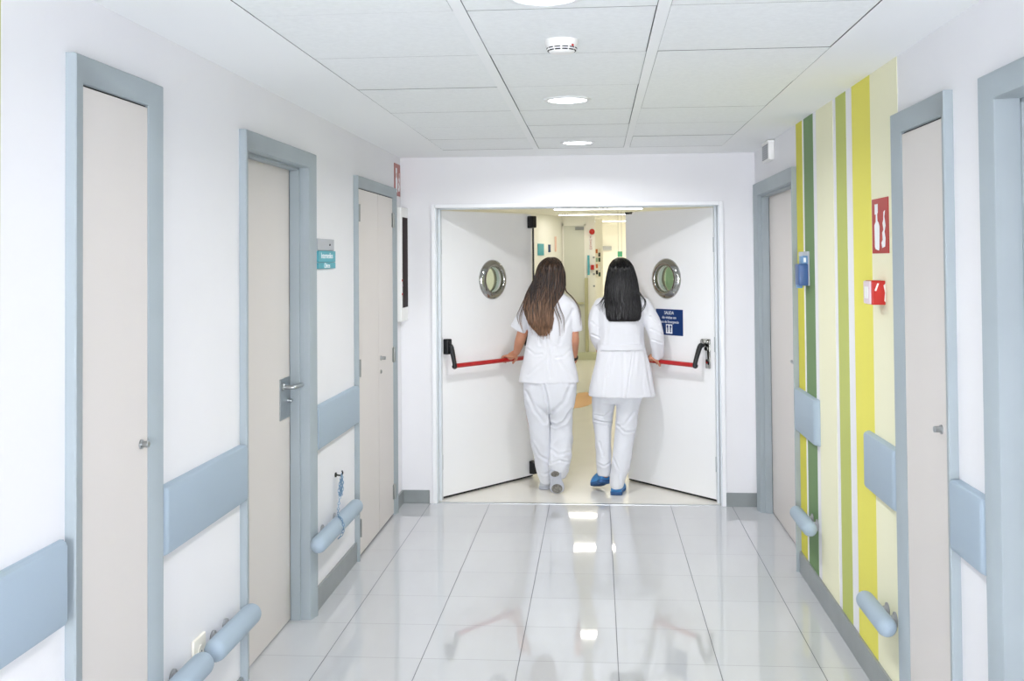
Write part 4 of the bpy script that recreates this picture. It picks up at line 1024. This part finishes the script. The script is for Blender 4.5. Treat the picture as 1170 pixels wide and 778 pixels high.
# coat
bm = BM()
loft(bm, secs([(332,699,720,7.43,.055),(337,695,724,7.43,.065),(342,688,733,7.43,.082),(348,684,738,7.43,.102),(357,683,737,7.43,.114),(370,683.5,735,7.43,.117),(384,684,735,7.43,.111),(396,683,736.5,7.43,.107),(410,681,740,7.43,.118),(425,677.5,744,7.43,.132),(440,674.5,746.5,7.43,.145),(451,672.8,748,7.43,.152),(452.5,674,747,7.43,.148)]), n=80, ex=2.2)
limb(bm, [V3(688,349,7.43), V3(681.5,362,7.435), V3(681,378,7.44), V3(683,388,7.47), V3(687,395,7.54), V3(691,399,7.62)], [.054,.053,.049,.047,.045,.042])
limb(bm, [V3(734,349,7.43), V3(741,361,7.42), V3(746.3,374,7.405), V3(749.3,386,7.41), V3(750.5,397,7.44), V3(750.6,405,7.468)], [.055,.057,.056,.052,.046,.042])
cloth(bm, 'coat', M['coat'], w2, base, voxel=.0055, smooth=5, amp=.0042, sc=(11,8,4.0), seed=9,
      creases=[([(722,402),(719,425),(715,452)], .005, .005), ([(699,402),(693,430),(690,452)], .003, .009), ([(712,402),(712,430),(711,452)], .003, .010), ([(692,348),(694,372),(693,392)], .002, .010), ([(731,350),(733,370),(733,392)], .003, .009), ([(742,362),(752,370)], .005, .006), ([(743,376),(755,382)], .005, .006), ([(744,388),(756,392)], .004, .005), ([(676,368),(684,374)], .004, .006), ([(676,382),(685,386)], .005, .006), ([(737,405),(740,428),(744,450)], .006, .009)])
# half belt on the back
bm = BM(); pts = []
def ring_at(py, off):
    S = catmull(secs([(384,684,735,7.43,.111),(396,683,736.5,7.43,.107),(410,681,740,7.43,.118)]), 8); z_ = Q(0, py)[1]
    S = sorted(S, key=lambda c: abs(c[0]-z_))[0]; return S
rings = []
for k in range(25):
    a = R(218)+(R(322)-R(218))*k/24; row = []
    for py, off in ((393,.004),(393.3,.012),(399.2,.012),(399.5,.004)):
        z_, cx, cy, rx, ry = ring_at(py, 0); z_ = Q(0, py)[1]; c, s_ = math.cos(a), math.sin(a); f = (abs(c)**2.2+abs(s_)**2.2)**(-1/2.2)
        row.append(bm.verts.new((cx+(rx+off)*c*f, cy+(ry+off)*s_*f, z_)))
    rings.append(row)
skin_rings(bm, rings); bmesh.ops.translate(bm, verts=bm.verts, vec=-base); finish(bm, 'coat_belt', M['coat'], w2, auto=50)
# cuff
bm = BM(); a_, b_ = V3(750.5,397,7.44), V3(750.6,405.5,7.470); d_ = (b_-a_).normalized(); tube(bm, [b_-d_*.03, b_-d_*.01, b_+d_*.006], [.0435,.0430,.0420], n=36); bmesh.ops.translate(bm, verts=bm.verts, vec=-base); finish(bm, 'coat_cuff', M['coat'], w2, auto=50)
# trousers
bm = BM()
loft(bm, secs([(435,680,738,7.43,.11),(450,679,735,7.43,.11),(460,679,731,7.435,.09)][::-1]), n=56, ex=2.2)
loft(bm, secs([(440,677.5,705,7.44,.10),(455,677,704,7.45,.092),(470,677,701,7.47,.084),(482,677.5,699.5,7.485,.078),(495,679,698.5,7.48,.072),(512,680.5,698,7.465,.068),(530,681.5,698,7.46,.066),(541,682.5,698,7.465,.064),(544,684,697,7.465,.060)][::-1]), n=48, ex=2.1)
loft(bm, secs([(440,703,734,7.43,.10),(455,703.5,731.5,7.43,.092),(470,704,728.5,7.435,.084),(485,703,727,7.435,.080),(500,701.5,724,7.43,.076),(516,700,721.5,7.415,.074),(532,698.5,719,7.40,.072),(546,697,713.5,7.385,.068),(552.5,697,711.5,7.380,.064),(555,698.5,710.5,7.380,.060)][::-1]), n=48, ex=2.1)
cloth(bm, 'trousers', M['trouser'], w2, base, voxel=.0052, smooth=4, amp=.0055, sc=(11,8,6), seed=33,
      creases=[([(678,480),(687,481.5),(699,484)], .009, .006), ([(680,474),(690,475),(698,470)], .004, .006), ([(704,484),(713,492),(725,492)], .005, .007), ([(723,470),(713,484),(706,486)], .004, .008), ([(700,520),(707,536),(708,550)], .005, .006), ([(681,528),(690,532),(697,528)], .004, .006), ([(685,505),(689,520)], .004, .006)])
# blue clogs: left one rolling off its toe, right one flat
def clog(heel, toe, upn, w):
    so, d, up, s, L_ = shoe(w2, base, heel, toe, upn, w, (M['clog'], M['clog'] if False else M['clogsole']), clog=True)
    bm = BM(); c_ = heel+d*L_*.24+up*.068
    rot = Matrix((s, d, up)).transposed(); ell(bm, c_-base, (w*.34, L_*.19, .012), rot=rot.to_3x3(), seg=20); finish(bm, 'clog_opening', M['clogin'], w2, smooth=True)
h = V3(692.5,550.5,7.43); clog(h, V3(679.5,557.0,7.57)*1.0-Vector((0,0,V3(679.5,557.0,7.57).z-.012)), Vector((-.1,.45,.9)), .104)
clog(Vector((Q(703.3,566,7.345)[0],7.345,0)), Vector((Q(703.3,566,7.345)[0]+.035,7.585,0)), Vector((0,0,1)), .098)
# hair
vol = [(294.7,706,711.5,7.43,.030),(296,702.8,715,7.427,.056),(299,699.3,718.8,7.42,.080),(303.5,696.6,722,7.411,.094),(308.5,695,724,7.404,.098),(315,693.4,726,7.395,.094),(322,692.3,727.6,7.385,.086),(331,691.2,728.8,7.374,.074),(340,691,730,7.358,.058),(348,691.8,731,7.340,.042),(356,692.6,731,7.328,.032),(362,693.2,730.6,7.322,.026),(365.2,694.5,729.5,7.321,.022),(367,698,725,7.321,.016)]
fly = []
for k in range(34):
    j = rg.uniform(-1, 1)
    if k < 14: fly.append(([(692+j,333,7.36),(690+j,340,7.335),(686+j*2,347,7.33),(683+j*3,353+j*4,7.335)], .0014))
    elif k < 26: fly.append(([(727+j,330,7.365),(732+j,338,7.34),(736.5+j,344,7.335),(735.5+j*1.5,351,7.328),(731+j*2,357,7.32)], .0016))
    else: fly.append(([(693+j,340,7.33),(689+j*2,350,7.318),(689+j*2,358+j*3,7.316)], .0013))
hair_obj(w2, base, M['hair_black'], vol, (420, .004, .10, R(160), R(380)), 8, groove=.0014, fly=fly)

# ------------------------------------------------------------------ camera and view
cam = bpy.data.cameras.new('camera'); co = bpy.data.objects.new('camera', cam); COL.objects.link(co)
yaw, pitch, roll = -.0802, .0224, -.008
fw = Vector((math.sin(yaw)*math.cos(pitch), math.cos(yaw)*math.cos(pitch), math.sin(pitch)))
r = Vector((math.cos(yaw), -math.sin(yaw), 0)); u = r.cross(fw)
r2 = r*math.cos(roll)+u*math.sin(roll); u2 = -r*math.sin(roll)+u*math.cos(roll)
co.matrix_world = axes((0, 0, 1.6316), r2, u2, -fw)
cam.sensor_width = 36; cam.lens = 36*1206.6/1170
cam.shift_y = -(389-269.3)/1170
cam.clip_start = .05
sc = bpy.context.scene; sc.camera = co
w = bpy.data.worlds.new('world'); sc.world = w; w.use_nodes = True
w.node_tree.nodes['Background'].inputs[0].default_value = (.6,.65,.7,1); w.node_tree.nodes['Background'].inputs[1].default_value = .3
vs = sc.view_settings; vs.view_transform = 'Standard'; vs.look = 'None'; vs.gamma = 1; vs.use_curve_mapping = False
vs.exposure = -0.09
sc.cycles.max_bounces = 14; sc.cycles.diffuse_bounces = 10; sc.cycles.glossy_bounces = 6
